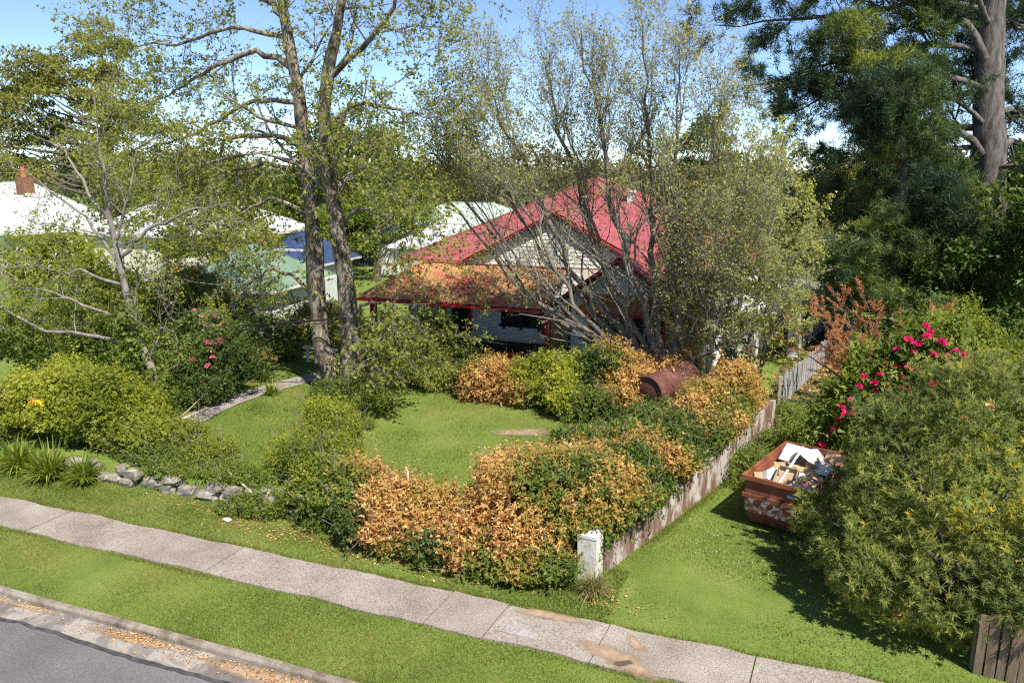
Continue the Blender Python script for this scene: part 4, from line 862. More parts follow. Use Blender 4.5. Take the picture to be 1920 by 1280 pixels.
# many-stemmed tree in front of the bay window
g = rs(5); base = np.array([1.1, 13.9, .75])
ends = [(-7.6,12.4,11.0,.1),(-7.2,14.0,12.4,.1),(-5.4,12.6,13.0,.12),(-3.9,14.2,13.8,.13),(-2.0,12.6,14.2,.13),(-.4,14.2,14.6,.12),(1.0,13.0,13.6,.11),(2.2,14.4,12.4,.1),(-6.4,12.4,8.8,.08),(3.2,14.2,9.6,.09),(-4.6,11.6,9.6,.09),(3.9,13.2,7.4,.07),(-8.4,13.2,9.6,.08),(-2.8,13.4,11.6,.1)]
stems = []
for i, (x, y, z, r) in enumerate(ends):
    e = np.array([x, y - 1.3, z - 1.0 if z > 10 else z]); s = base + np.array([g.normal() * .32, g.normal() * .25, 0]); d = e - s
    p1 = s + d * .18 + np.array([d[0] * .10, 0, -.02 * abs(d[0])]); p2 = s + d * .45 + np.array([d[0] * .13, d[1] * .1, -.05 * abs(d[0])]); p3 = s + d * .75 + np.array([d[0] * .07, 0, -.03 * abs(d[0])])
    stems.append([(*s, r * 1.35), (*p1, r * 1.15), (*p2, r * .8), (*p3, r * .48), (*e, .012)])
def thin(E):
    q = rs(77).rand(len(E)); low = (E[:,2] < 7.8 - .1 * E[:,0]) & (E[:,0] < .5); back = (E[:,1] > 14.2) & (E[:,0] < 1) & (E[:,2] < 13); return (~low | (q < .4)) & (~back | (q < .4))
mst, lev2 = tree('many_stemmed_tree', 'large many-stemmed tree with fine silver green leaves in front of the house', 'tree', tuple(base), stems, 21,
    [dict(n=26, t0=.22, t1=.98, ang=34, Ln=3.7, K=8, wander=.15, up=.09, ratio=.42, tip=.2, lfall=.5, bias=(-.12,0,.15)), dict(n=12, t0=.12, ang=36, Ln=1.4, K=4, wander=.18, up=.08, ratio=.5, rmin=.007), dict(n=10, t0=.05, ang=38, Ln=.6, K=3, wander=.2, up=.08, ratio=.6, rmin=.004)],
    'silver', 2, .074, .058, bark='mossbark', spread=.04, t0=.4, twig_bark='twigbark', sides=10, prune=thin, jit=.09)
# leafy pale tree right of it
pale, lev3 = tree('pale_leafy_tree', 'leafy pale green tree beside the right wall of the white house', 'tree', (3.3, 15.2, .0),
    [[(3.1,15.2,-.05,.13),(2.9,15.1,2.5,.1),(2.5,15.0,5.5,.08),(2.2,15.0,9.8,.02)],[(3.3,15.2,-.05,.12),(3.5,15.1,2.8,.1),(3.7,15.2,5.2,.07),(4.2,15.3,9.0,.02)],[(3.5,15.3,-.05,.1),(4.0,15.2,2.4,.08),(4.6,15.1,4.5,.05),(5.0,15.0,7.2,.02)],[(3.2,15.2,-.05,.1),(3.0,14.6,2.6,.08),(3.2,14.2,5.2,.06),(3.0,14.0,8.6,.02)]], 33,
    [dict(n=15, t0=.2, t1=1, ang=52, Ln=2.1, K=7, wander=.16, up=.06, ratio=.42, lfall=.4), dict(n=8, t0=.1, ang=45, Ln=.95, K=5, wander=.2, up=.02, ratio=.5, rmin=.007), dict(n=5, t0=.1, ang=45, Ln=.42, K=3, wander=.25, up=.02, ratio=.6, rmin=.005)],
    'palegreen', 11, .09, .07, bark='palebark', spread=.05)
# pale bare-limbed tree at left
ltree, lev4 = tree('bare_limbed_tree', 'pale barked tree with half bare spreading limbs at left of the lawn', 'tree', (-14.6, 5.2, .4),
    [[(-14.65,5.2,.3,0.178),(-14.6,5.2,1.8,0.148),(-15.0,5.2,3.0,0.133),(-15.45,5.2,4.1,0.118),(-15.6,5.25,5.5,0.104),(-15.95,5.3,6.9,0.081),(-16.1,5.4,8.7,0.056),(-16.25,5.5,11.2,0.015)]], 44,
    [dict(n=6, t0=.25, t1=.95, ang=55, Ln=2.6, K=8, wander=.2, up=.06, ratio=.4, tip=.2, lfall=.4), dict(n=8, t0=.2, ang=45, Ln=1.15, K=6, wander=.24, up=.03, ratio=.5, rmin=.009), dict(n=5, t0=.15, ang=45, Ln=.5, K=3, wander=.3, ratio=.6, rmin=.006)],
    'yellowgreen', 3, .075, .06, bark='palebark', spread=.05,
    limbs=[[(-15.0,5.2,3.3,0.074),(-16.3,5.0,3.42,0.067),(-19.0,4.8,3.5,0.052),(-20.75,4.7,4.15,0.037),(-23,4.6,5.5,0.015)],[(-15.4,5.2,4.0,0.059),(-16.5,5.1,4.2,0.052),(-18.6,5,4.85,0.037),(-21.4,4.9,5.0,0.011)],[(-15.55,5.2,5.2,0.059),(-17.7,5.3,5.6,0.041),(-19.8,5.4,4.9,0.011)],
           [(-15.75,5.3,6.0,0.067),(-14.5,5.4,7.0,0.056),(-13.1,5.6,7.6,0.041),(-11.4,5.8,7.9,0.011)],[(-16.0,5.3,7.2,0.056),(-17.2,5.4,8.7,0.044),(-18.0,5.5,9.6,0.030),(-19.8,5.6,10.2,0.009)],[(-15.6,5.25,5.6,0.059),(-17.0,5.3,7.4,0.044),(-18.8,5.4,8.3,0.030),(-21,5.5,9.4,0.009)],
           [(-14.7,5.2,2.9,0.044),(-14.0,5.1,3.9,0.033),(-13.2,5,4.9,0.011)],[(-15.9,5.3,6.6,0.052),(-15.1,5.4,8.2,0.037),(-14.7,5.5,9.8,0.009)]])
# ivy up that trunk
g = rs(61); n = 520; tt = g.rand(n); P = np.stack([np.interp(tt, [0, .3, .6, 1], [-14.62, -14.8, -15.4, -15.55]), 0 * tt + 5.2, .5 + tt * 4.0], 1); d = rdir(g, n); d[:,2] *= .3; rad = .55 * (1 - .55 * tt)[:,None] * (.6 + .6 * g.rand(n, 1))
iv = thing('climbing_ivy', (-14.6, 5.15, .4), 'glossy dark ivy climbing the trunk of the pale tree at left', 'ivy')
V, F, v = shoots(P + d * rad, nrm(d + [0,0,.2]), 9, 62, .3, .11, .1, np.clip(.45 + .25 * g.normal(size=n), 0, 1)); meshobj('foliage', V, F, L['green'], iv, v, kind='stuff')
# dead ivy up the many-stemmed tree
n = 900; tt = g.rand(n); P = np.stack([np.interp(tt, [0, .25, .5, 1], [1.6, 1.2, .85, .55]), 14.2 + 0 * tt, 1.2 + tt * 7.6], 1); d = rdir(g, n); rad = (.75 - .35 * tt)[:,None] * (.4 + .7 * g.rand(n, 1)) * np.array([1, .8, .5])
iv = thing('dead_climbing_ivy', (1.4, 14.2, .7), 'dead orange brown ivy climbing the stems of the many-stemmed tree', 'ivy')
V, F, v = shoots(P + d * rad, nrm(d + [0,0,-.3]), 7, 63, .32, .11, .07, np.clip(.72 + .12 * g.normal(size=n), .5, 1)); meshobj('foliage', V, F, L['ivy'], iv, v, kind='stuff')

# big pine at right
def needles(C, D, m, seed, l, w, v, flat=1.):
    g = rs(seed); N = len(C); pi = np.repeat(np.arange(N), m); n = len(pi)
    ax = nrm(D[pi] * .75 + rdir(g, n)); V, F = blades(C[pi] + g.normal(size=(n, 3)) * l * .25, ax, l * (.7 + .6 * g.rand(n)), w, g, l * .05)
    return V, F, np.clip(v[pi] + .12 * g.normal(size=n), 0, 1)
def pine(name, label, base, top, r0, seed, limb, needle_l=.36, extra=26, tuft=26, dens=1.0, lmax=9., full=False, vb=0., nw=.05):
    t = thing(name, base, label, 'tree'); g = rs(seed); b = np.array(base, float); tp = np.array(top, float)
    p, r = poly([(*b, r0 * 1.25), *[(*(b + (tp - b) * k + np.array([g.normal(), g.normal(), 0]) * .12), r0 * (1 - .6 * k)) for k in (.15, .35, .6, .8)], (*tp, r0 * .25)], 22)
    V, F = rough_tube(p, r, 22, seed, .07); meshobj('trunk', V, F, M['pinebark'], t, smooth=True)
    LP = []; LR_ = []
    for q in limb:
        q = list(q); kz = (q[0][2] - b[2]) / (tp[2] - b[2]); ax_ = b + (tp - b) * kz; q[0] = (ax_[0], ax_[1], q[0][2], q[0][3]); q[1] = tuple(np.array(q[1]) + np.array([ax_[0] - 14.9, 0, 0, 0]) * .5) if not full else q[1]
        a, c = poly(q, 14, seed, .08); LP.append(a); LR_.append(c * .75)
    for i in range(extra):
        if False: pass
        k = .18 + .8 * (i + g.rand()) / extra; s = b + (tp - b) * k; a = g.rand() * (6.28 if full else 2.9) + .3; ln_ = lmax * (1.08 - .75 * k) * (.6 + .5 * g.rand()); d = np.array([math.cos(a), math.sin(a), 0]); rz = r0 * .28 * (1.1 - .7 * k)
        q = [(*s, rz), (*(s + d * ln_ * .4 + [0, 0, .05 * ln_]), rz * .7), (*(s + d * ln_ * .8 + [0, 0, -.02 * ln_]), rz * .35), (*(s + d * ln_ + [0, 0, .06 * ln_]), .02)]
        a_, c = poly(q, 14, seed + i, .1); LP.append(a_); LR_.append(c)
    LP = np.array(LP); LR_ = np.array(LR_)
    for a_, c in zip(LP, LR_):
        V, F = tubes(a_[None], c[None], 7); meshobj('limb', V, F, M['pinebark'], t, smooth=True)
    nL = len(limb); kw_ = dict(ang=50, Ln=2.0 if full else 3.1, K=6, wander=.14, up=.03, ratio=.4, rmin=.012); Pa, Ra = grow(LP[:nL], LR_[:nL], 16 if full else 34, seed + 1, t0=.2, **kw_); Pb, Rb = grow(LP[nL:], LR_[nL:], 12, seed + 4, t0=.14, **kw_); P1 = np.vstack([Pa, Pb]); R1 = np.vstack([Ra, Rb]); P2, R2 = grow(P1, R1, 8, seed + 2, t0=.15, ang=42, Ln=1.0, K=4, wander=.15, up=.08, ratio=.55, rmin=.008)
    V1, F1 = tubes(P1, R1, 3); meshobj('branches', V1, F1, M['darkbark'], t, smooth=True, kind='stuff'); V2, F2 = twigtris(P2, R2 * 1.5, g); meshobj('twigs', V2, F2, M['darkbark'], t, kind='stuff')
    ends = np.vstack([P2[:,-1], P2[:,-2], P2[:,1], P1[:,-1]]); D = np.vstack([nrm(P2[:,-1] - P2[:,-2])] * 3 + [nrm(P1[:,-1] - P1[:,-2])]); ok = g.rand(len(ends)) < dens; ends = ends[ok]; D = D[ok]
    v = np.clip(.36 + vb + .36 * Noise(seed, .9)(ends) + .12 * g.normal(size=len(ends)), 0, 1)  # broad noise paints sunlit patches into the dark needle colour
    V, F, vv = needles(ends, nrm(D + [0, 0, .35]), tuft, seed + 3, needle_l, nw, v); meshobj('foliage', V, F, L['pine'], t, vv, kind='stuff')
    return t
pine('pine_tree', 'tall dark pine with thick rough trunk at the right edge', (14.9, 36, 0), (12.4, 36.6, 27), 1.0, 71,
     [[(14.9,36.4,9.2,.3),(13.0,35,10.6,.26),(9.8,33.5,11.3,.2),(6.5,32.5,12.4,.13),(3.5,31.5,13.6,.04)],
      [(15.2,36.6,14.0,.34),(12.5,35,16.3,.3),(8.8,33.6,17.3,.22),(5.0,32,18.3,.12),(2.0,31,18.0,.04)],
      [(14.8,36.2,7.2,.2),(12,34.5,7.0,.16),(9,33,6.2,.1),(6.6,31.8,5.4,.03)],
      [(15,36.2,11.0,.2),(11.8,34,12.6,.15),(8.2,32.4,14.5,.1),(5.5,31,15.0,.03)],
      [(15.2,36,9,.2),(17.2,33,8.8,.16),(18.5,30,7.6,.1),(19,28,6.4,.03)],
      [(15,36,16,.2),(11.5,33,19,.16),(7.5,31,20.5,.1),(3.5,30,20.8,.03)],
      [(14.7,36,6.4,.2),(12.4,34,6.6,.15),(9.8,31.5,6.2,.09),(7.4,29.5,5.0,.03)],
      [(15.8,36.8,18.5,.25),(10.5,34.5,20,.2),(4.5,33,19.6,.12),(-1.5,32,18.6,.03)],
      [(15.6,36.6,13,.25),(10.8,34.5,13.8,.2),(6.5,33,13.0,.12),(3.0,32,11.6,.03)],
      [(15.6,36.6,19.5,.25),(11.5,34,22,.2),(6.5,32,22.5,.12),(2.0,30.5,22.3,.03)],
      [(15.4,36.4,15,.25),(11,34.5,15.2,.2),(6,33,14.4,.12),(1.6,31.6,13.2,.03)],
      [(15.6,36.6,17,.25),(10.5,34.5,17.4,.2),(5,33,16.6,.12),(-.6,31.8,16.4,.03)],
      [(15,36.4,10,.22),(11.5,34.5,9.8,.17),(8,33.5,9.4,.1),(5.2,32.6,8.8,.03)],
      [(15,36.4,8,.2),(11.5,34,8.0,.15),(8.6,32.8,7.2,.08),(6.8,31.6,6.2,.03)],
      [(14.6,36,5.8,.16),(12.6,33.5,5.4,.12),(10.5,31,4.4,.08),(9.0,29.5,3.6,.03)]], extra=26, lmax=10, tuft=12, needle_l=.36, nw=.045)
pine('pine_tree', 'smaller bushy pine overhanging the side lane left of the tall pine', (9.4, 27, 0), (8.8, 27.4, 12.5), .26, 75, [[(9.3,27,6,.1),(8.2,25.4,6.4,.08),(7.2,23.6,6.0,.05),(6.6,22.4,5.2,.02)],[(9.3,27,5,.1),(7.8,26,5.2,.08),(6.6,25.2,4.6,.02)]], needle_l=.3, extra=19, tuft=16, lmax=4.6, full=True, vb=.04, nw=.038)
iv = thing('trunk_ivy', (14.8, 35.2, 0), 'green ivy sleeve around the lower trunk of the tall pine', 'ivy'); n = 480; tt = g.rand(n)
P = np.stack([14.9 - .5 * tt, 36 + 0 * tt, .3 + 5.3 * tt], 1); d = rdir(g, n); d[:,2] = 0; d = nrm(d); V, F, v = shoots(P + d * (1.2 - .25 * tt)[:,None] * (.85 + .3 * g.rand(n, 1)), nrm(d + [0,0,.3]), 8, 64, .35, .16, .14, g.rand(n) * .8); meshobj('foliage', V, F, L['dark'], iv, v, kind='stuff')

# background trees, near to far
clump_tree('spreading_pine', 'broad olive pine with layered crown behind the white roofs at far left', (-74, 58, 0), [(-79,58,18.5,12,8,5),(-73,60,14,6.5,6,3.6),(-88,58,14,10,8,5),(-69,58,9,6,6,4),(-82,56,8.5,12,7,4)], 120, 260, 2.6, .42, 'olive', 81, .8, flat=.26, lo=.15, top=(-75,59,19), limbs=60)
clump_tree('tall_tree', 'slender tall tree with tufted top rising above the far left pine', (-82, 66, 0), [(-82.5,66,24.6,3.4,3.2,2.8),(-79.8,66,23,2.8,2.6,2.2)], 42, 120, .95, .32, 'olive', 82, .4, flat=.45, top=(-82,66,26), lo=.3)
clump_tree('dark_conifer', 'dense dark conifer behind the twin trunk poplar', (-35, 50, 0), [(-35,50,10,5.5,5,4.8),(-35.5,50,5.5,6.5,5.5,4),(-32.5,49,7,5,4.5,4)], 150, 120, 1.3, .42, 'dark', 83, .5, lo=.5)
clump_tree('leafy_tree', 'yellow green leafy tree between the white roofs and the cottage', (-33, 28, 0), [(-33,28,5.5,4.0,3.5,3.2),(-30,27.5,4.0,3,3,2.2)], 90, 110, .8, .26, 'yellowgreen', 84, .3)
clump_tree('leafy_tree', 'green tree behind the left white roof', (-50, 47, 0), [(-50,47,5.5,7,5,4.5),(-43,48,5,6,5,4)], 110, 110, 1.2, .36, 'green', 85, .35)
clump_tree('olive_tree', 'olive green tree mass behind the broad white roof', (-50, 70, 0), [(-50,70,5,10,7,4),(-38,72,5,9,7,4.0)], 120, 110, 1.8, .5, 'olive', 86, .5)
clump_tree('leafy_tree', 'green tree right of the poplar above the grey green roof', (-27, 40, 0), [(-28,40,4.2,4.2,3.5,3),(-25.5,41,5.2,3,3,2.4)], 80, 110, .9, .28, 'green', 87, .3)
clump_tree('brown_tree', 'brownish tree behind the pale green roof', (-22, 66, 0), [(-22,66,6,9,6,4.5),(-12,66,5.5,7,6,4)], 110, 100, 1.5, .45, 'farwood', 88, .4, vb=.25)
clump_tree('leafy_tree', 'olive tree in the gap left of the tall pine', (9, 52, 0), [(9,52,6,6,5,4.5),(14,54,5,5,5,4)], 110, 110, 1.2, .36, 'olive', 89, .4)
clump_tree('leafy_tree', 'pale olive tree right behind the red roof', (1, 46, 0), [(1,46,5.5,5,4,4.0),(6,45,5,4.5,4,3.6)], 110, 110, 1.1, .34, 'olive', 90, .4)
clump_tree('dark_conifer', 'narrow dark conifer between the many stems behind the red roof', (-2.5, 44, 0), [(-2.5,44,9.6,1.9,1.9,3.6),(-2.5,44,6.4,2.8,2.6,3)], 70, 110, .8, .3, 'dark', 91, .3)
clump_tree('dark_conifer', 'dark conifer mass beneath the tall pine behind the side lane', (12, 44, 0), [(12,44,5,6,4,5),(18,42,6,6,4,6),(8.5,40,3.5,3,3,3.2)], 150, 110, 1.3, .36, 'dark', 92, .4)
clump_tree('dark_conifer', 'dark foliage tree right of the tall pine trunk at the frame edge', (20.5, 32, 0), [(20.5,32,4,4,4,4.4),(23,30,7,4,4,5)], 110, 110, 1.1, .34, 'dark', 93, .4)
clump_tree('dark_conifer', 'dark evergreen at the right frame edge just behind the yellow green shrub', (15.4, 24, 0), [(15.3,24,4.0,2.6,2.6,3.2),(15.6,23.4,7.5,2.4,2.4,3.0)], 150, 110, .9, .26, 'dark', 94, .35)
clump_tree('dark_conifer', 'dark evergreen directly behind the yellow shrub beside the lane', (11.2, 24, 0), [(11.2,24.5,3.0,1.8,2.4,2.8),(10.8,28,4.5,2.2,2.6,3.6)], 110, 110, .8, .24, 'dark', 95, .3)
# the far wood: one mass
g = rs(99); n = 380; Y = 95 + 300 * g.rand(n) ** 1.4; X = -Y * .38 + 2 + (g.rand(n) - .5) * 2 * (Y + 14) * 1.15; hz = 6.5 + 4.0 * g.rand(n) + (Y - 95) * .012; rad = 4 + 3 * g.rand(n)
nl = 190; pi = np.repeat(np.arange(n), nl); d = rdir(g, n * nl) * (g.rand(n * nl, 1) ** .4); C = np.stack([X, Y, hz * .55], 1)
pos = C[pi] + d * np.stack([rad, rad, hz * .5], 1)[pi]; V, F = leafquads(pos, rdir(g, n * nl), nrm(rdir(g, n * nl) + [0, 0, .6]), .9 * (.6 + .8 * g.rand(n * nl)), .6)
fw = meshobj('far_wood', V, F, L['farwood'], None, np.clip(g.rand(n)[pi] * .7 + .3 * g.rand(n * nl), 0, 1), kind='stuff'); tag(fw, 'far wood of mixed trees along the horizon behind the houses', 'woodland')

# ------------------------------------------------------------------ shrubs
def ivyv(center, brown, seed, f=1.1):
    nz = Noise(seed, f * 1.3); n2 = Noise(seed + 50, f * 3.6)
    return lambda C, g: np.clip(brown + .4 * nz(C) + .1 * n2(C) + .09 * g.normal(size=len(C)), 0, .97)
def walltop(y): return np.interp(y, [2, 6, 9, 12.3], [.55, .8, 1.15, 1.5])
WC = dict(clip=lambda C: (C[:,0] < wallx(C[:,1]) - .02) | (C[:,2] > walltop(C[:,1]) + .02 + 1.2 * np.maximum(0, C[:,0] - wallx(C[:,1]) - .1)) | (C[:,1] < 2.0))
EV = dict(leaf='ivy', sl=.36, l=.12, w=.065)
bush('ivy_hedge', 'large mound of dead orange ivy at the corner of the front hedge', 'hedge', (-.6, 2.4, .2), [(-.9,2.6,.7,1.5,1.5,1.25),(.1,3.0,1.1,1.25,1.4,1.2),(-1.6,1.7,.35,1.0,.9,.75),(-.1,1.5,.45,1.1,.75,.8)], 1500, seed=201, vfun=ivyv(0, .76, 1), zmin=0, **EV)
bush('ivy_hedge', 'lower mound of dead tan ivy left of the corner mound', 'hedge', (-3.2, 1.9, .2), [(-3.3,1.9,.55,1.15,.95,.9),(-2.5,1.5,.3,.9,.7,.65),(-3.9,1.8,.8,.6,.7,.6)], 950, seed=202, vfun=ivyv(0, .72, 2), zmin=0, **EV)
bush('ivy_hedge', 'green and tan ivy bank left of the dead ivy mounds', 'hedge', (-5.2, 2.2, .2), [(-5.3,2.2,.6,1.3,1.0,.85),(-4.4,1.7,.35,.9,.7,.6)], 800, seed=203, vfun=ivyv(0, .38, 3), zmin=0, **EV)
bush('ivy_hedge', 'green leafy mound hanging over the white pillar', 'hedge', (1.3, 3.1, .4), [(1.1,2.9,1.2,1.05,1.1,1.0),(1.55,4.1,1.15,.95,1.2,.95),(.8,2.3,.8,.7,.6,.8)], 1150, seed=204, **WC, vfun=ivyv(0, .3, 4), zmin=.15, **EV)
bush('ivy_hedge', 'mixed green and dead ivy on top of the side wall beside the driveway', 'hedge', (2.4, 6.5, .5), [(1.9,5.9,1.1,1.05,1.5,.9),(1.3,7.6,1.1,1.4,1.4,.85),(2.5,8.0,1.15,.8,1.2,.8)], 1350, seed=205, **WC, vfun=ivyv(0, .47, 5), zmin=.5, **EV)
bush('ivy_hedge', 'dead tan ivy crest at the far end of the side wall', 'hedge', (3.3, 10.6, .6), [(2.8,10.1,1.5,1.1,1.5,.9),(3.4,11.6,1.75,.75,1.0,.9),(2.1,9.9,1.05,1.0,1.0,.8)], 1250, seed=206, **WC, vfun=ivyv(0, .74, 6), zmin=.6, **EV)
bush('ivy_hedge', 'dead brown ivy mound just left of the rusty tank', 'hedge', (-.1, 11.9, .7), [(-.2,11.9,1.5,.95,1.0,1.35),(-.15,11.1,1.0,.6,.6,.75),(.5,12.7,1.4,.8,.8,1.1)], 900, seed=207, vfun=ivyv(0, .78, 7), zmin=.5, **EV)
bush('ivy_hedge', 'low green ivy bed between lawn and corner mound', 'hedge', (1.0, 6.0, .5), [(.6,5.6,.7,1.3,1.2,.6),(.2,8.0,.7,1.3,1.3,.65),(.9,9.6,.8,1.1,1.0,.8)], 950, seed=208, vfun=ivyv(0, .36, 8), zmin=.45, **EV)
bush('ivy_hedge', 'low green ivy skirt along the foot of the dead ivy mounds', 'hedge', (-1.8, 1.1, .05), [(-3.6,1.15,.25,.8,.4,.35),(-2.2,1.05,.3,.9,.45,.42),(-.7,.95,.3,.9,.45,.42),(.4,1.2,.3,.6,.4,.45)], 620, seed=251, vfun=ivyv(0, .36, 21), zmin=0, **EV)
bush('brown_shrub', 'brown leaved shrub under the bay window', 'shrub', (-1.2, 12.2, .7), [(-1.3,12.2,1.5,1.15,1.0,1.25),(-.7,11.4,1.0,.8,.7,.8)], 800, seed=209, vfun=ivyv(0, .66, 9), zmin=.5, **EV)
bush('green_shrub', 'bright green shrub in the middle below the verandah', 'shrub', (-2.8, 11.6, .7), [(-2.9,11.7,1.5,1.1,1.0,1.2),(-2.3,10.8,1.1,.8,.7,.85)], 800, 'yellowgreen', .4, .12, .07, 210, zmin=.5)
bush('green_shrub', 'dark green shrub low in front of the brown shrub', 'shrub', (-1.4, 10.6, .7), [(-1.5,10.6,.95,.9,.7,.7)], 380, 'green', .35, .11, .07, 211, zmin=.5)
bush('brown_shrub', 'green and brown shrub at the back of the lawn below the verandah', 'shrub', (-5.0, 11.8, .7), [(-5.0,11.8,1.15,1.1,.9,.9),(-4.1,11.6,1.0,.8,.8,.8),(-5.9,11.6,1.1,.7,.7,.85)], 850, seed=212, vfun=ivyv(0, .52, 10), zmin=.5, **EV)
bush('pale_shrub', 'pale variegated rounded shrub right of the twin trunk tree', 'shrub', (-8.4, 12.2, .7), [(-8.4,12.3,1.25,1.2,1.0,.95),(-7.6,12.1,1.0,.8,.8,.75)], 900, 'palegreen', .3, .08, .05, 213, zmin=.5)
bush('green_shrub', 'tall dark leafy shrub at the left end of the verandah', 'shrub', (-8.6, 14.2, .7), [(-9.1,14.1,1.7,1.1,.9,1.15),(-8.1,14.2,1.25,.8,.8,.7),(-9.9,14.2,1.3,.9,.8,.9)], 950, 'green', .4, .13, .09, 214, zmin=.5)
bush('green_shrub', 'leafy shrub between the twin trunks and the cottage', 'shrub', (-14.4, 16.2, .6), [(-14.5,16.2,1.4,1.3,1.0,1.2),(-16.0,16.0,1.5,1.2,1.0,1.2)], 700, 'azalea', .4, .13, .08, 215, zmin=.4)
bush('tangled_shrub', 'low tangled shrub around the foot of the twin trunk tree', 'shrub', (-9.8, 8.6, .6), [(-9.7,9.2,.85,1.1,.8,.6),(-8.7,8.6,.8,.9,.7,.5),(-11.0,9.5,.8,.7,.6,.45)], 850, 'green', .35, .1, .05, 216, zmin=.45)
bush('green_shrub', 'bright yellow green bush at the left edge of the lawn', 'shrub', (-8.0, 4.6, .5), [(-8.3,5.4,1.0,.95,1.0,.8),(-7.6,4.0,.9,.95,.95,.75),(-8.8,6.6,.85,.75,.7,.6)], 1150, 'yellowgreen', .35, .1, .055, 217, zmin=.4)
bush('green_shrub', 'yellow green bush spilling over the stone wall beside the tan ivy', 'shrub', (-6.5, 2.9, .45), [(-6.5,2.9,.95,1.05,.9,.85),(-6.0,2.2,.6,.9,.6,.6)], 800, 'yellowgreen', .35, .1, .055, 218, zmin=.1)
bush('green_shrub', 'large yellow green bush mass behind the strap leaves at far left', 'shrub', (-15.5, 3.6, .4), [(-15.2,3.4,1.3,1.5,1.2,1.3),(-16.8,3.6,1.5,1.4,1.2,1.5),(-13.8,3.3,.9,1.1,1.0,.9),(-17.9,3.4,1.1,1.2,1.1,1.1)], 2300, 'yellowgreen', .42, .13, .075, 219, zmin=.1)
bush('green_shrub', 'bushy green garden growth behind the left bush mass', 'shrub', (-19.5, 8, .4), [(-19.5,8,1.7,1.8,1.4,1.7),(-22,7.5,2.0,1.9,1.5,2.0),(-17.6,8.4,1.4,1.4,1.2,1.4)], 1500, 'green', .45, .15, .09, 220, zmin=.2)
bush('green_shrub', 'light green tree-like shrub at the left edge below the bare limbs', 'shrub', (-24.5, 12, .3), [(-24.5,12,2.6,2.6,2,2.4),(-28,12.5,3.0,2.4,2,2.6),(-21.5,12.5,2.2,2,1.6,2)], 1500, 'yellowgreen', .55, .2, .12, 221)
az = bush('azalea_bush', 'orange flowering azalea beside the pale bare tree', 'shrub', (-19.6, 12.2, .4), [(-19.6,12.2,3.4,1.6,1.4,1.7),(-19.3,12.2,1.8,1.7,1.5,1.5)], 900, 'azalea', .4, .14, .07, 222)
g = rs(300); P, N = blobpts([(-19.6,12.2,3.4,1.6,1.4,1.75)], 60, 301, .1, zcut=-.1); P = P[(N[:,1] < .2)][:34]; flowers(az, P[:26], 'orange', .2, 302)
rh = bush('rhododendron', 'pink flowering rhododendron beside the garden path', 'shrub', (-15.2, 8.0, .5), [(-15.2,8.0,1.6,1.25,1.1,1.3),(-15.6,8.5,2.6,1.1,1.0,1.1),(-14.9,7.3,1.0,.9,.8,.8)], 900, 'dark', .38, .14, .06, 223, zmin=.4)
P, N = blobpts([(-15.2,8.0,1.6,1.3,1.15,1.35),(-15.6,8.5,2.6,1.15,1.05,1.15)], 90, 303, .1, zcut=-.4); P = P[(N[:,1] < .3) & (N[:,0] > -.5)][:26]; flowers(rh, P[:6], 'pink', .18, 304); flowers(rh, P[6:22], 'palepink', .17, 305, 'pale_flower')
rh = bush('rhododendron', 'pale pink flowering shrub at the far left edge', 'shrub', (-18.6, 2.6, .2), [(-18.6,2.6,.9,.9,.8,.9)], 420, 'azalea', .35, .12, .06, 224); P, N = blobpts([(-18.6,2.6,.9,.95,.85,.95)], 30, 306, zcut=0.); flowers(rh, P[:12], 'palepink', .17, 307)
bush('groundcover', 'leafy groundcover creeping over the low stone wall', 'groundcover', (-10.2, 2.7, .4), [(-11.5,2.75,.5,1.6,.6,.3),(-9.6,2.7,.48,1.3,.6,.28),(-13.0,2.85,.6,1.0,.6,.4),(-7.9,1.7,.2,.9,.45,.24)], 1050, 'green', .25, .075, .05, 225, zmin=.05, stem=False)
bush('green_shrub', 'small green shrubs beside the skip and side wall', 'shrub', (4.2, 9.2, 0), [(4.1,8.6,.35,.45,.9,.5),(4.5,10.2,.4,.5,.9,.55)], 420, 'green', .3, .09, .05, 226, zmin=0)
bush('green_shrub', 'leafy weeds behind the skip at the end of the driveway', 'shrub', (5.4, 13.2, 0), [(5.3,13.2,.5,.9,.9,.65),(6.4,13.8,.5,.8,.9,.7),(5.0,12.2,.3,.6,.6,.45)], 700, 'green', .35, .1, .05, 227, zmin=0)
bush('yellow_shrub', 'tall yellow green shrub behind the pink flowers at right', 'shrub', (10.2, 13.5, 0), [(10.0,13.5,2.6,1.5,1.3,1.6),(11.2,13.3,2.0,1.5,1.3,1.6),(9.9,13.4,3.6,.7,.7,1.2),(10.5,12.5,1.2,1.6,1.2,1.2)], 1700, 'yellowgreen', .42, .13, .06, 228, upb=.5)
bush('green_shrub', 'dark shrub filling the shade behind the dead conifer', 'shrub', (9.5, 19, 0), [(9.8,19,1.6,2,1.6,1.8),(12.5,18,1.6,2,1.6,1.8)], 900, 'dark', .45, .16, .1, 229)
bush('tangled_shrub', 'low straggly shrub between stone wall and lawn at left', 'shrub', (-11.6, 3.7, .5), [(-11.4,3.5,.6,1.1,.6,.35),(-12.6,3.8,.8,.8,.7,.5)], 480, 'yellowgreen', .34, .1, .05, 241, zmin=.4, twigs=120)
bush('green_shrub', 'mixed garden shrub behind the curve of the garden path', 'shrub', (-15.9, 10.6, .5), [(-15.9,10.6,1.3,1.2,1.0,1.0),(-16.9,11.4,1.5,1.2,1.0,1.2)], 700, 'azalea', .38, .12, .06, 243, zmin=.4, twigs=120)
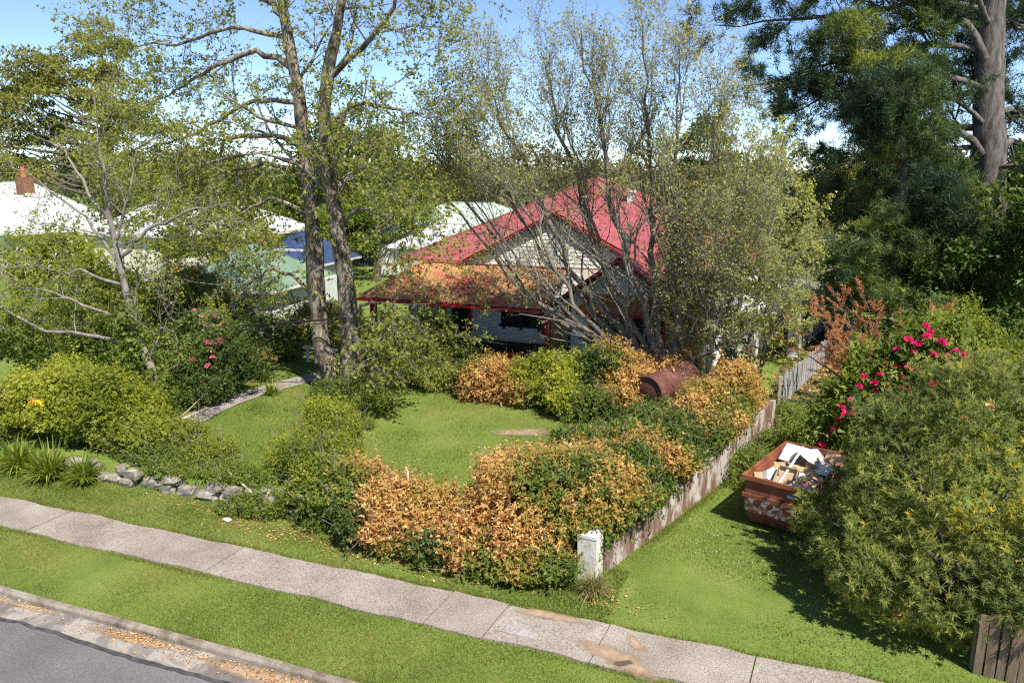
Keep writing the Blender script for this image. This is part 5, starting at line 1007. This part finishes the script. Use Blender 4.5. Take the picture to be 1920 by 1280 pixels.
bush('green_shrub', 'leafy shrub between the poplar and the green roofed cottage', 'shrub', (-17.6, 14.6, .4), [(-17.6,14.6,1.2,1.3,1.0,1.1),(-19.4,14.4,1.4,1.3,1.0,1.2),(-16.0,13.6,.9,.9,.8,.7)], 900, 'green', .4, .13, .075, 244, zmin=.3, twigs=140)
bush('tangled_shrub', 'thin twiggy shrub left of the verandah post', 'shrub', (-11.6, 15.0, .7), [(-11.4,14.9,1.6,.9,.6,1.1),(-12.6,15.0,1.5,.8,.6,1.0)], 320, 'palegreen', .4, .12, .075, 245, zmin=.5, twigs=200)
bush('tangled_shrub', 'small dark shrub at the right edge of the lawn', 'shrub', (-1.5, 4.6, .5), [(-1.6,4.7,.8,.6,.6,.5),(-1.0,4.2,.9,.5,.5,.5)], 320, 'green', .32, .09, .05, 246, zmin=.4, twigs=60)
# pink flowering rhododendron at right
rh = bush('rhododendron', 'rhododendron with bright magenta flower heads behind the big bush', 'shrub', (8.0, 9.4, 0), [(8.3,9.25,3.9,.85,.8,.95),(9.0,9.3,3.4,.9,.8,.95),(7.5,9.2,3.2,.95,.85,1.0),(6.9,9.1,2.4,.75,.75,.9),(6.3,9.15,1.4,.55,.6,.75),(8.2,9.6,2.0,1.5,1.0,1.8)], 760, 'green', .4, .24, .1, 230, m=8, upb=.5)
P = [(8.16,8.22,5.01),(8.31,8.57,4.8),(8.62,8.53,4.55),(8.94,8.28,4.39),(9.18,8.4,4.3),(7.57,8.37,4.32),(7.33,8.48,3.89),(7.62,8.54,3.8),(7.9,8.2,3.88),(8.18,8.16,3.78),(8.68,8.57,3.8),(8.85,8.37,4.02),(9.17,8.53,3.92),(7.22,8.15,3.65),(7.7,8.37,3.57),(7.45,8.51,3.29),(6.77,8.26,3.25),(6.93,8.62,3.35),(6.98,8.6,2.81),(6.69,8.17,2.54),(6.49,8.16,2.46),(6.33,8.42,2.21),(6.12,8.62,1.68),(7.96,8.34,4.29),(8.21,8.26,4.71),(8.43,8.36,4.24),(7.89,8.16,3.31),(7.15,8.26,3.13),(8.8,10.2,4.6),(7.4,10,3.9),(9.6,10.1,4.1),(9.9,9.3,3.6),(8.5,8.3,3.5),(8.05,8.3,4.5),(7.4,8.3,2.9),(6.6,8.3,2.85),(6.25,8.4,1.95),(6.85,8.2,3.55),(7.8,8.25,4.6),(8.75,8.3,4.25),(9.3,8.4,3.7),(7.1,8.2,3.4),(6.4,8.3,2.6),(6.0,8.5,1.4)]; flowers(rh, P, 'pink', .19, 309)
# dead brown conifer
dc = thing('dead_conifer', (8.7, 16.2, 0), 'dead rusty brown conifer with feathery fronds beside the side lane', 'shrub'); g = rs(310)
Sx = []
for k in range(30):
    a = g.rand() * 6.28; ln_ = 1.6 + 2.6 * g.rand(); d = np.array([math.cos(a) * .6 - .35, math.sin(a) * .5 - .2, .9 + .3 * g.rand()]); s = np.array([8.7, 16.2, .1]) + g.normal(size=3) * [.25, .25, 0]
    p, r = poly([(*s, .04), (*(s + d * ln_ * .5), .03), (*(s + d * ln_ + np.array([d[0], d[1], -.2]) * .5), .008)], 10); Sx.append((p, r))
P = np.array([a for a, b in Sx]); Q = np.array([b for a, b in Sx]); P1, R1 = grow(P, Q, 14, 311, t0=.25, ang=34, Ln=1.0, K=6, wander=.06, up=-.02, ratio=.4, rmin=.006)
V, F = tubes(np.array(P), np.array(Q), 5); V2, F2 = tubes(P1, R1, 3); meshobj('branches', np.vstack([V, V2]), np.vstack([F, F2 + len(V)]), M['darkbark'], dc, kind='stuff')
V, F, v = twig_leaves(P1, 80, 312, .11, .022, .025, .02, align=1.3); meshobj('foliage', V, F, L['deadconifer'], dc, v, kind='stuff')
# big needle-leaved bush at right
bb = thing('needle_leaved_bush', (8.9, 4.2, 0), 'huge rounded needle-leaved bush with yellow tips at right', 'shrub'); g = rs(320)
BB0 = [(8.9,4.3,2.0,2.9,2.7,2.5),(7.4,4.5,1.6,1.6,1.8,1.6),(10.8,4.4,2.2,2.4,2.4,2.4),(8.4,2.5,1.1,2.0,1.5,1.35),(9.6,5.8,3.0,2.2,1.8,1.6),(7.3,2.5,.75,1.1,1.1,.85),(10.2,2.6,1.2,1.7,1.5,1.3),(6.2,4.2,1.2,.8,.8,.55),(6.9,3.2,1.2,1.1,1.1,.9),(8.0,3.2,2.0,1.3,1.2,1.2),(9.4,2.4,2.0,1.1,1.0,.9)]
BB = list(BB0)
for b_ in BB0:
    for k_ in range(5):
        d_ = rdir(g, 1)[0]; d_[2] = d_[2] * .6 + .25; BB.append((*(np.array(b_[:3]) + d_ * np.array(b_[3:]) * .92), *(np.array([1., 1., .8]) * (.42 + .3 * g.rand()))))
C, N = blobpts(BB, 9000, 321, .17, 3.4, .05, .88, 1.06, -.75); Ci, Ni = blobpts(BB, 2400, 322, .13, 2.6, .05, .55, .8, -.75)
C = np.vstack([C, Ci]); N = np.vstack([N, Ni]); ok_ = ~(((C[:,0] < 6.35) & (C[:,2] > 1.6)) | ((C[:,0] < 5.95) & (C[:,1] > 4.7)) | ((C[:,0] < 6.8) & (C[:,1] > 5.6)) | (C[:,0] < 5.35)); ok_ &= (Noise(326, 3.0)(C) > -1.35) | (g.rand(len(C)) < .15); C = C[ok_]; N = N[ok_]; D = nrm(N * .7 + [0, 0, .35] + rdir(g, len(C)) * .35); k_ = g.rand(len(C)) < .05; C[k_] += D[k_] * (.08 + .3 * g.rand(k_.sum(), 1)); m = 19; pi = np.repeat(np.arange(len(C)), m); n = len(pi)
th = np.radians(15 + 62 * g.rand(n))[:,None]; pr_ = nrm(np.cross(D[pi], rdir(g, n))); ax = D[pi] * np.cos(th) + pr_ * np.sin(th)
V, F = leaftris(C[pi] - D[pi] * (.12 * g.rand(n, 1)), ax, nrm(rdir(g, n) * .5 + D[pi] * .7 + SUN * .5), .135 * (.7 + .6 * g.rand(n)), .027 + 0 * th)
low = np.clip((1.5 - C[:,2]) / 1.5, 0, 1); v = np.clip(.33 + .2 * Noise(323, 1.5)(C) + .16 * g.normal(size=len(C)) + .26 * low, 0, .97); meshobj('foliage', V, F, L['bigbush'], bb, np.clip(v[pi] + .07 * g.normal(size=n), 0, 1), kind='stuff')
P = []; Q = []
for k in range(26):
    b = BB[k % len(BB)]; e = np.array(b[:3]) + rdir(g, 1)[0] * np.array(b[3:]) * .8; e[2] = max(e[2], .4); s = np.array([8.9, 4.2, -.05]) + g.normal(size=3) * [.3, .3, 0]; p, r = poly([(*s, .08), (*((s + e) / 2 + g.normal(size=3) * .2), .05), (*e, .012)], 8); P.append(p); Q.append(r)
V, F = tubes(P, Q, 6); meshobj('stems', V, F, M['darkbark'], bb, smooth=True, kind='stuff')
P, N = blobpts(BB, 80, 324, .13, 2.6, .8, 1.0, 1.06); P = P[N[:,1] < .1][:14]; flowers(bb, P, 'litter', .13, 325, 'seed_head')
# strap-leaved clumps
def strap(name, label, c, r, n, l, w, leaf, seed, droop=.5):
    t = thing(name, c, label, 'plant', None); g = rs(seed); a = g.rand(n) * 6.28; k = g.rand(n); rr_ = r * .25 * np.sqrt(g.rand(n)); b2 = g.rand(n) * 6.28
    s = np.stack([c[0] + rr_ * np.cos(b2), c[1] + rr_ * np.sin(b2), 0 * a + c[2]], 1); ln_ = l * (.6 + .6 * g.rand(n)); out = np.stack([np.cos(a), np.sin(a), 0 * a], 1); sd = np.stack([-np.sin(a), np.cos(a), 0 * a], 1)
    K = 5; V = np.empty((n, K, 2, 3)); sp = (.25 + .75 * k)
    for i in range(K):
        f = i / (K - 1); h = ln_ * (f * (1.1 - .5 * sp) - droop * sp * f ** 2.4); o_ = ln_ * sp * (f ** 1.15) * .8; p = s + out * o_[:,None]; p[:,2] += np.maximum(h, -.02 + .05 * f); ww = w * (1 - f ** 2 * .92) / 2
        V[:, i, 0] = p - sd * ww; V[:, i, 1] = p + sd * ww
    i0 = (np.arange(n)[:,None] * K * 2 + np.arange(K - 1)[None] * 2); F = np.stack([i0, i0 + 1, i0 + 3, i0 + 2], -1).reshape(-1, 4)
    meshobj('blades', V.reshape(-1, 3), F, L[leaf], t, np.repeat(g.rand(n), K - 1), kind='stuff'); return t
strap('lomandra_clump', 'straw tipped grassy clump at the foot of the white pillar', (1.45, 1.05, 0), .7, 420, .75, .016, 'lomandra', 331, .75)
strap('strap_leaf_clump', 'leftmost green strap-leaved clump beside the footpath', (-16.5, 1.5, 0), .8, 260, 1.3, .06, 'strap', 332)
strap('strap_leaf_clump', 'second green strap-leaved clump from the left beside the footpath', (-15.1, 1.35, 0), .8, 260, 1.3, .06, 'strap', 333)
strap('strap_leaf_clump', 'right-hand strap-leaved clump next to the end of the stone wall', (-13.9, 1.55, 0), .7, 220, 1.1, .055, 'strap', 334)
strap('strap_leaf_clump', 'strap-leaved plant along the garden path below the cottage', (-13.2, 9.2, .6), .6, 130, .7, .04, 'strap', 335)
strap('strap_leaf_clump', 'strap-leaved plant on the far side of the garden path', (-14.9, 10.8, .62), .7, 150, .75, .04, 'strap', 336)
strap('tall_grass_tuft', 'blue green grassy tuft on the lawn below the poplar', (-7.9, 7.4, .55), .6, 200, .55, .02, 'strap', 337)

# ------------------------------------------------------------------ grass and litter (uncountable)
def in_path(x, y):
    up = .05 * edge(np.stack([x, 0*x, 0*x], 1)) + .025 * edgeb(np.stack([x, 0*x, 0*x], 1)); return (y < up - .01) & (y > -1.26 + .04 * edge(np.stack([x, 0*x-1.27, 0*x], 1)))
def grass(name, label, x0, x1, y0, y1, n, seed, zf, h, w, keep=None):
    g = rs(seed); x = x0 + (x1 - x0) * g.rand(n); y = y0 + (y1 - y0) * g.rand(n); ok = np.ones(n, bool)
    if keep is not None: ok = keep(x, y)
    x, y = x[ok], y[ok]; n = len(x); P = np.stack([x, y, zf(x, y) - .005], 1); hn = Noise(seed, .9)(P); cn = Noise(seed + 1, .55)(P)
    ax = nrm(g.normal(size=(n, 3)) * .55 + [0, 0, 1.]); V, F = blades(P, ax, h * (.5 + g.rand(n)) * (1 + .3 * hn + .25 * Noise(seed + 3, 3.1)(P)), w, g)
    o = meshobj(name, V, F, L['grass'], None, np.clip(.42 + .24 * cn + .2 * Noise(seed + 2, 2.7)(P) + .22 * g.normal(size=n), 0, 1), kind='stuff'); return tag(o, label, 'grass')
z0 = lambda x, y: -.02 + 0 * x
grass('grass', 'mown grass strip between kerb and footpath', -16, 9, -3.3, -1.2, 90000, 401, z0, .055, .012, lambda x, y: ~in_path(x, y))
grass('grass', 'grass verge between footpath and garden wall', -18, 2, -.06, 2.3, 70000, 402, z0, .06, .013, lambda x, y: ~in_path(x, y))
grass('grass', 'grassy driveway beside the skip bin', 1.3, 9.5, -.06, 16, 90000, 403, z0, .06, .014, lambda x, y: (~in_path(x, y)) & (x > wallx(np.maximum(y, 1.9)) + .1))
grass('grass', 'lawn grass in the raised front garden', -15, 1.5, 2.5, 14, 100000, 404, lawnz, .065, .017, lambda x, y: (x < wallx(y) - .3))
g = rs(405); n = 26000; k = g.randint(0, 5, n); u = g.rand(n); q = np.abs(g.normal(size=n)) * .12
X = np.select([k == 0, k == 1, k == 2, k == 3, k == 4], [-15 + 16 * u, -18 + 26 * u, -18 + 26 * u, wallx(2 + 10 * u) + .16 + q, -18 + 26 * u]); Y = np.select([k == 0, k == 1, k == 2, k == 3, k == 4], [1.15 - q * 2.2, .06 + q * .5, -1.3 - q * .5, 2 + 10 * u, -3.28 + q * .4])
P = np.stack([X, Y, 0 * X - .02], 1); ok = Noise(406, 1.7)(P) + .5 * g.normal(size=n) > .1; P = P[ok]; n = len(P); V, F = blades(P, nrm(g.normal(size=(n, 3)) * .6 + [0, 0, 1.]), .13 * (.4 + g.rand(n)), .012, g)
tag(meshobj('grass', V, F, L['grass'], None, np.clip(.6 + .25 * g.normal(size=n), 0, 1), kind='stuff'), 'ragged longer grass along hedge, wall, path and kerb edges', 'grass')
def litter(name, label, spec, seed, s=.05):
    g = rs(seed); P = []
    for cx, cy, rx, ry, n, z in spec: P.append(np.stack([cx + rx * g.normal(size=n), cy + ry * g.normal(size=n), z + .02 * g.rand(n)], 1))
    P = np.vstack(P); n = len(P); ax = rdir(g, n); ax[:,2] *= .3; V, F = leafquads(P, nrm(ax), nrm(rdir(g, n) * .6 + [0, 0, 1]), s * (.6 + .8 * g.rand(n)), s * .6)
    o = meshobj(name, V, F, L['litter'], None, g.rand(n), kind='stuff'); tag(o, label, 'leaf litter')
litter('leaf_litter', 'dry brown leaves gathered in the gutter', [(-6.7, -3.58, .5, .08, 300, -.1), (-4.6, -3.6, 1.0, .1, 180, -.1), (-2.8, -3.6, .6, .1, 230, -.1), (-9.8, -3.52, .6, .05, 90, -.1), (-1.2, -3.58, .8, .08, 120, -.1), (-6, -3.7, 4, .15, 120, -.1)], 411)
litter('leaf_litter', 'dry leaves on the verge below the ivy hedge', [(-6.6, 1.0, .9, .25, 260, .02), (-3.0, .75, 1.6, .2, 300, .02), (-9.2, 1.5, 1.2, .2, 160, .02), (1.6, .9, .6, .3, 120, .02)], 412, .06)
litter('pine_needle_litter', 'orange fallen needles on the shaded side lane', [(5.6, 21, .8, 1.2, 800, 0), (6.2, 24, .6, 1.0, 600, 0), (4.6, 18.5, .5, .8, 300, 0)], 413, .14)
g = rs(414); n = 1500; u = g.rand(n); q = g.rand(n); P = np.stack([-12.8 + 8.0 * u, 15.62 + 2.3 * q, 3.36 + 1.38 * q], 1); nz = Noise(415, 1.3)(P); P = P[nz > -.2]; n = len(P)
V, F = leafquads(P, nrm(rdir(g, n) * [1, 1, .2] + [0, 0, .1]), nrm(rdir(g, n) * .4 + [0, -.5, .85]), .16, .09); tag(meshobj('roof_litter', V, F, L['litter'], None, g.rand(n) * .6, kind='stuff'), 'brown leaf litter lying on the verandah roof', 'leaf litter')
g = rs(416); n = 900; P = np.stack([-15 + 18 * g.rand(n), .1 + 1.9 * g.rand(n), .035 + .01 * g.rand(n)], 1); P2 = np.stack([2.5 + 4 * g.rand(n), .2 + 5 * g.rand(n), .035 + .01 * g.rand(n)], 1); P = np.vstack([P, P2]); P = P[(P[:,0] > wallx(P[:,1]) + .2) | (P[:,1] < 1.9)]
nz = Noise(417, 1.2)(P); P = P[nz > .1]; P = P[::2]; n = len(P); V, F = leafquads(P, nrm(rdir(g, n) * [1, 1, .1]), nrm(rdir(g, n) * .3 + [0, 0, 1]), .024, .02); tag(meshobj('daisies', V, F, M['plastic'], None, kind='stuff'), 'tiny white clover flowers scattered in the verge grass', 'flowers')
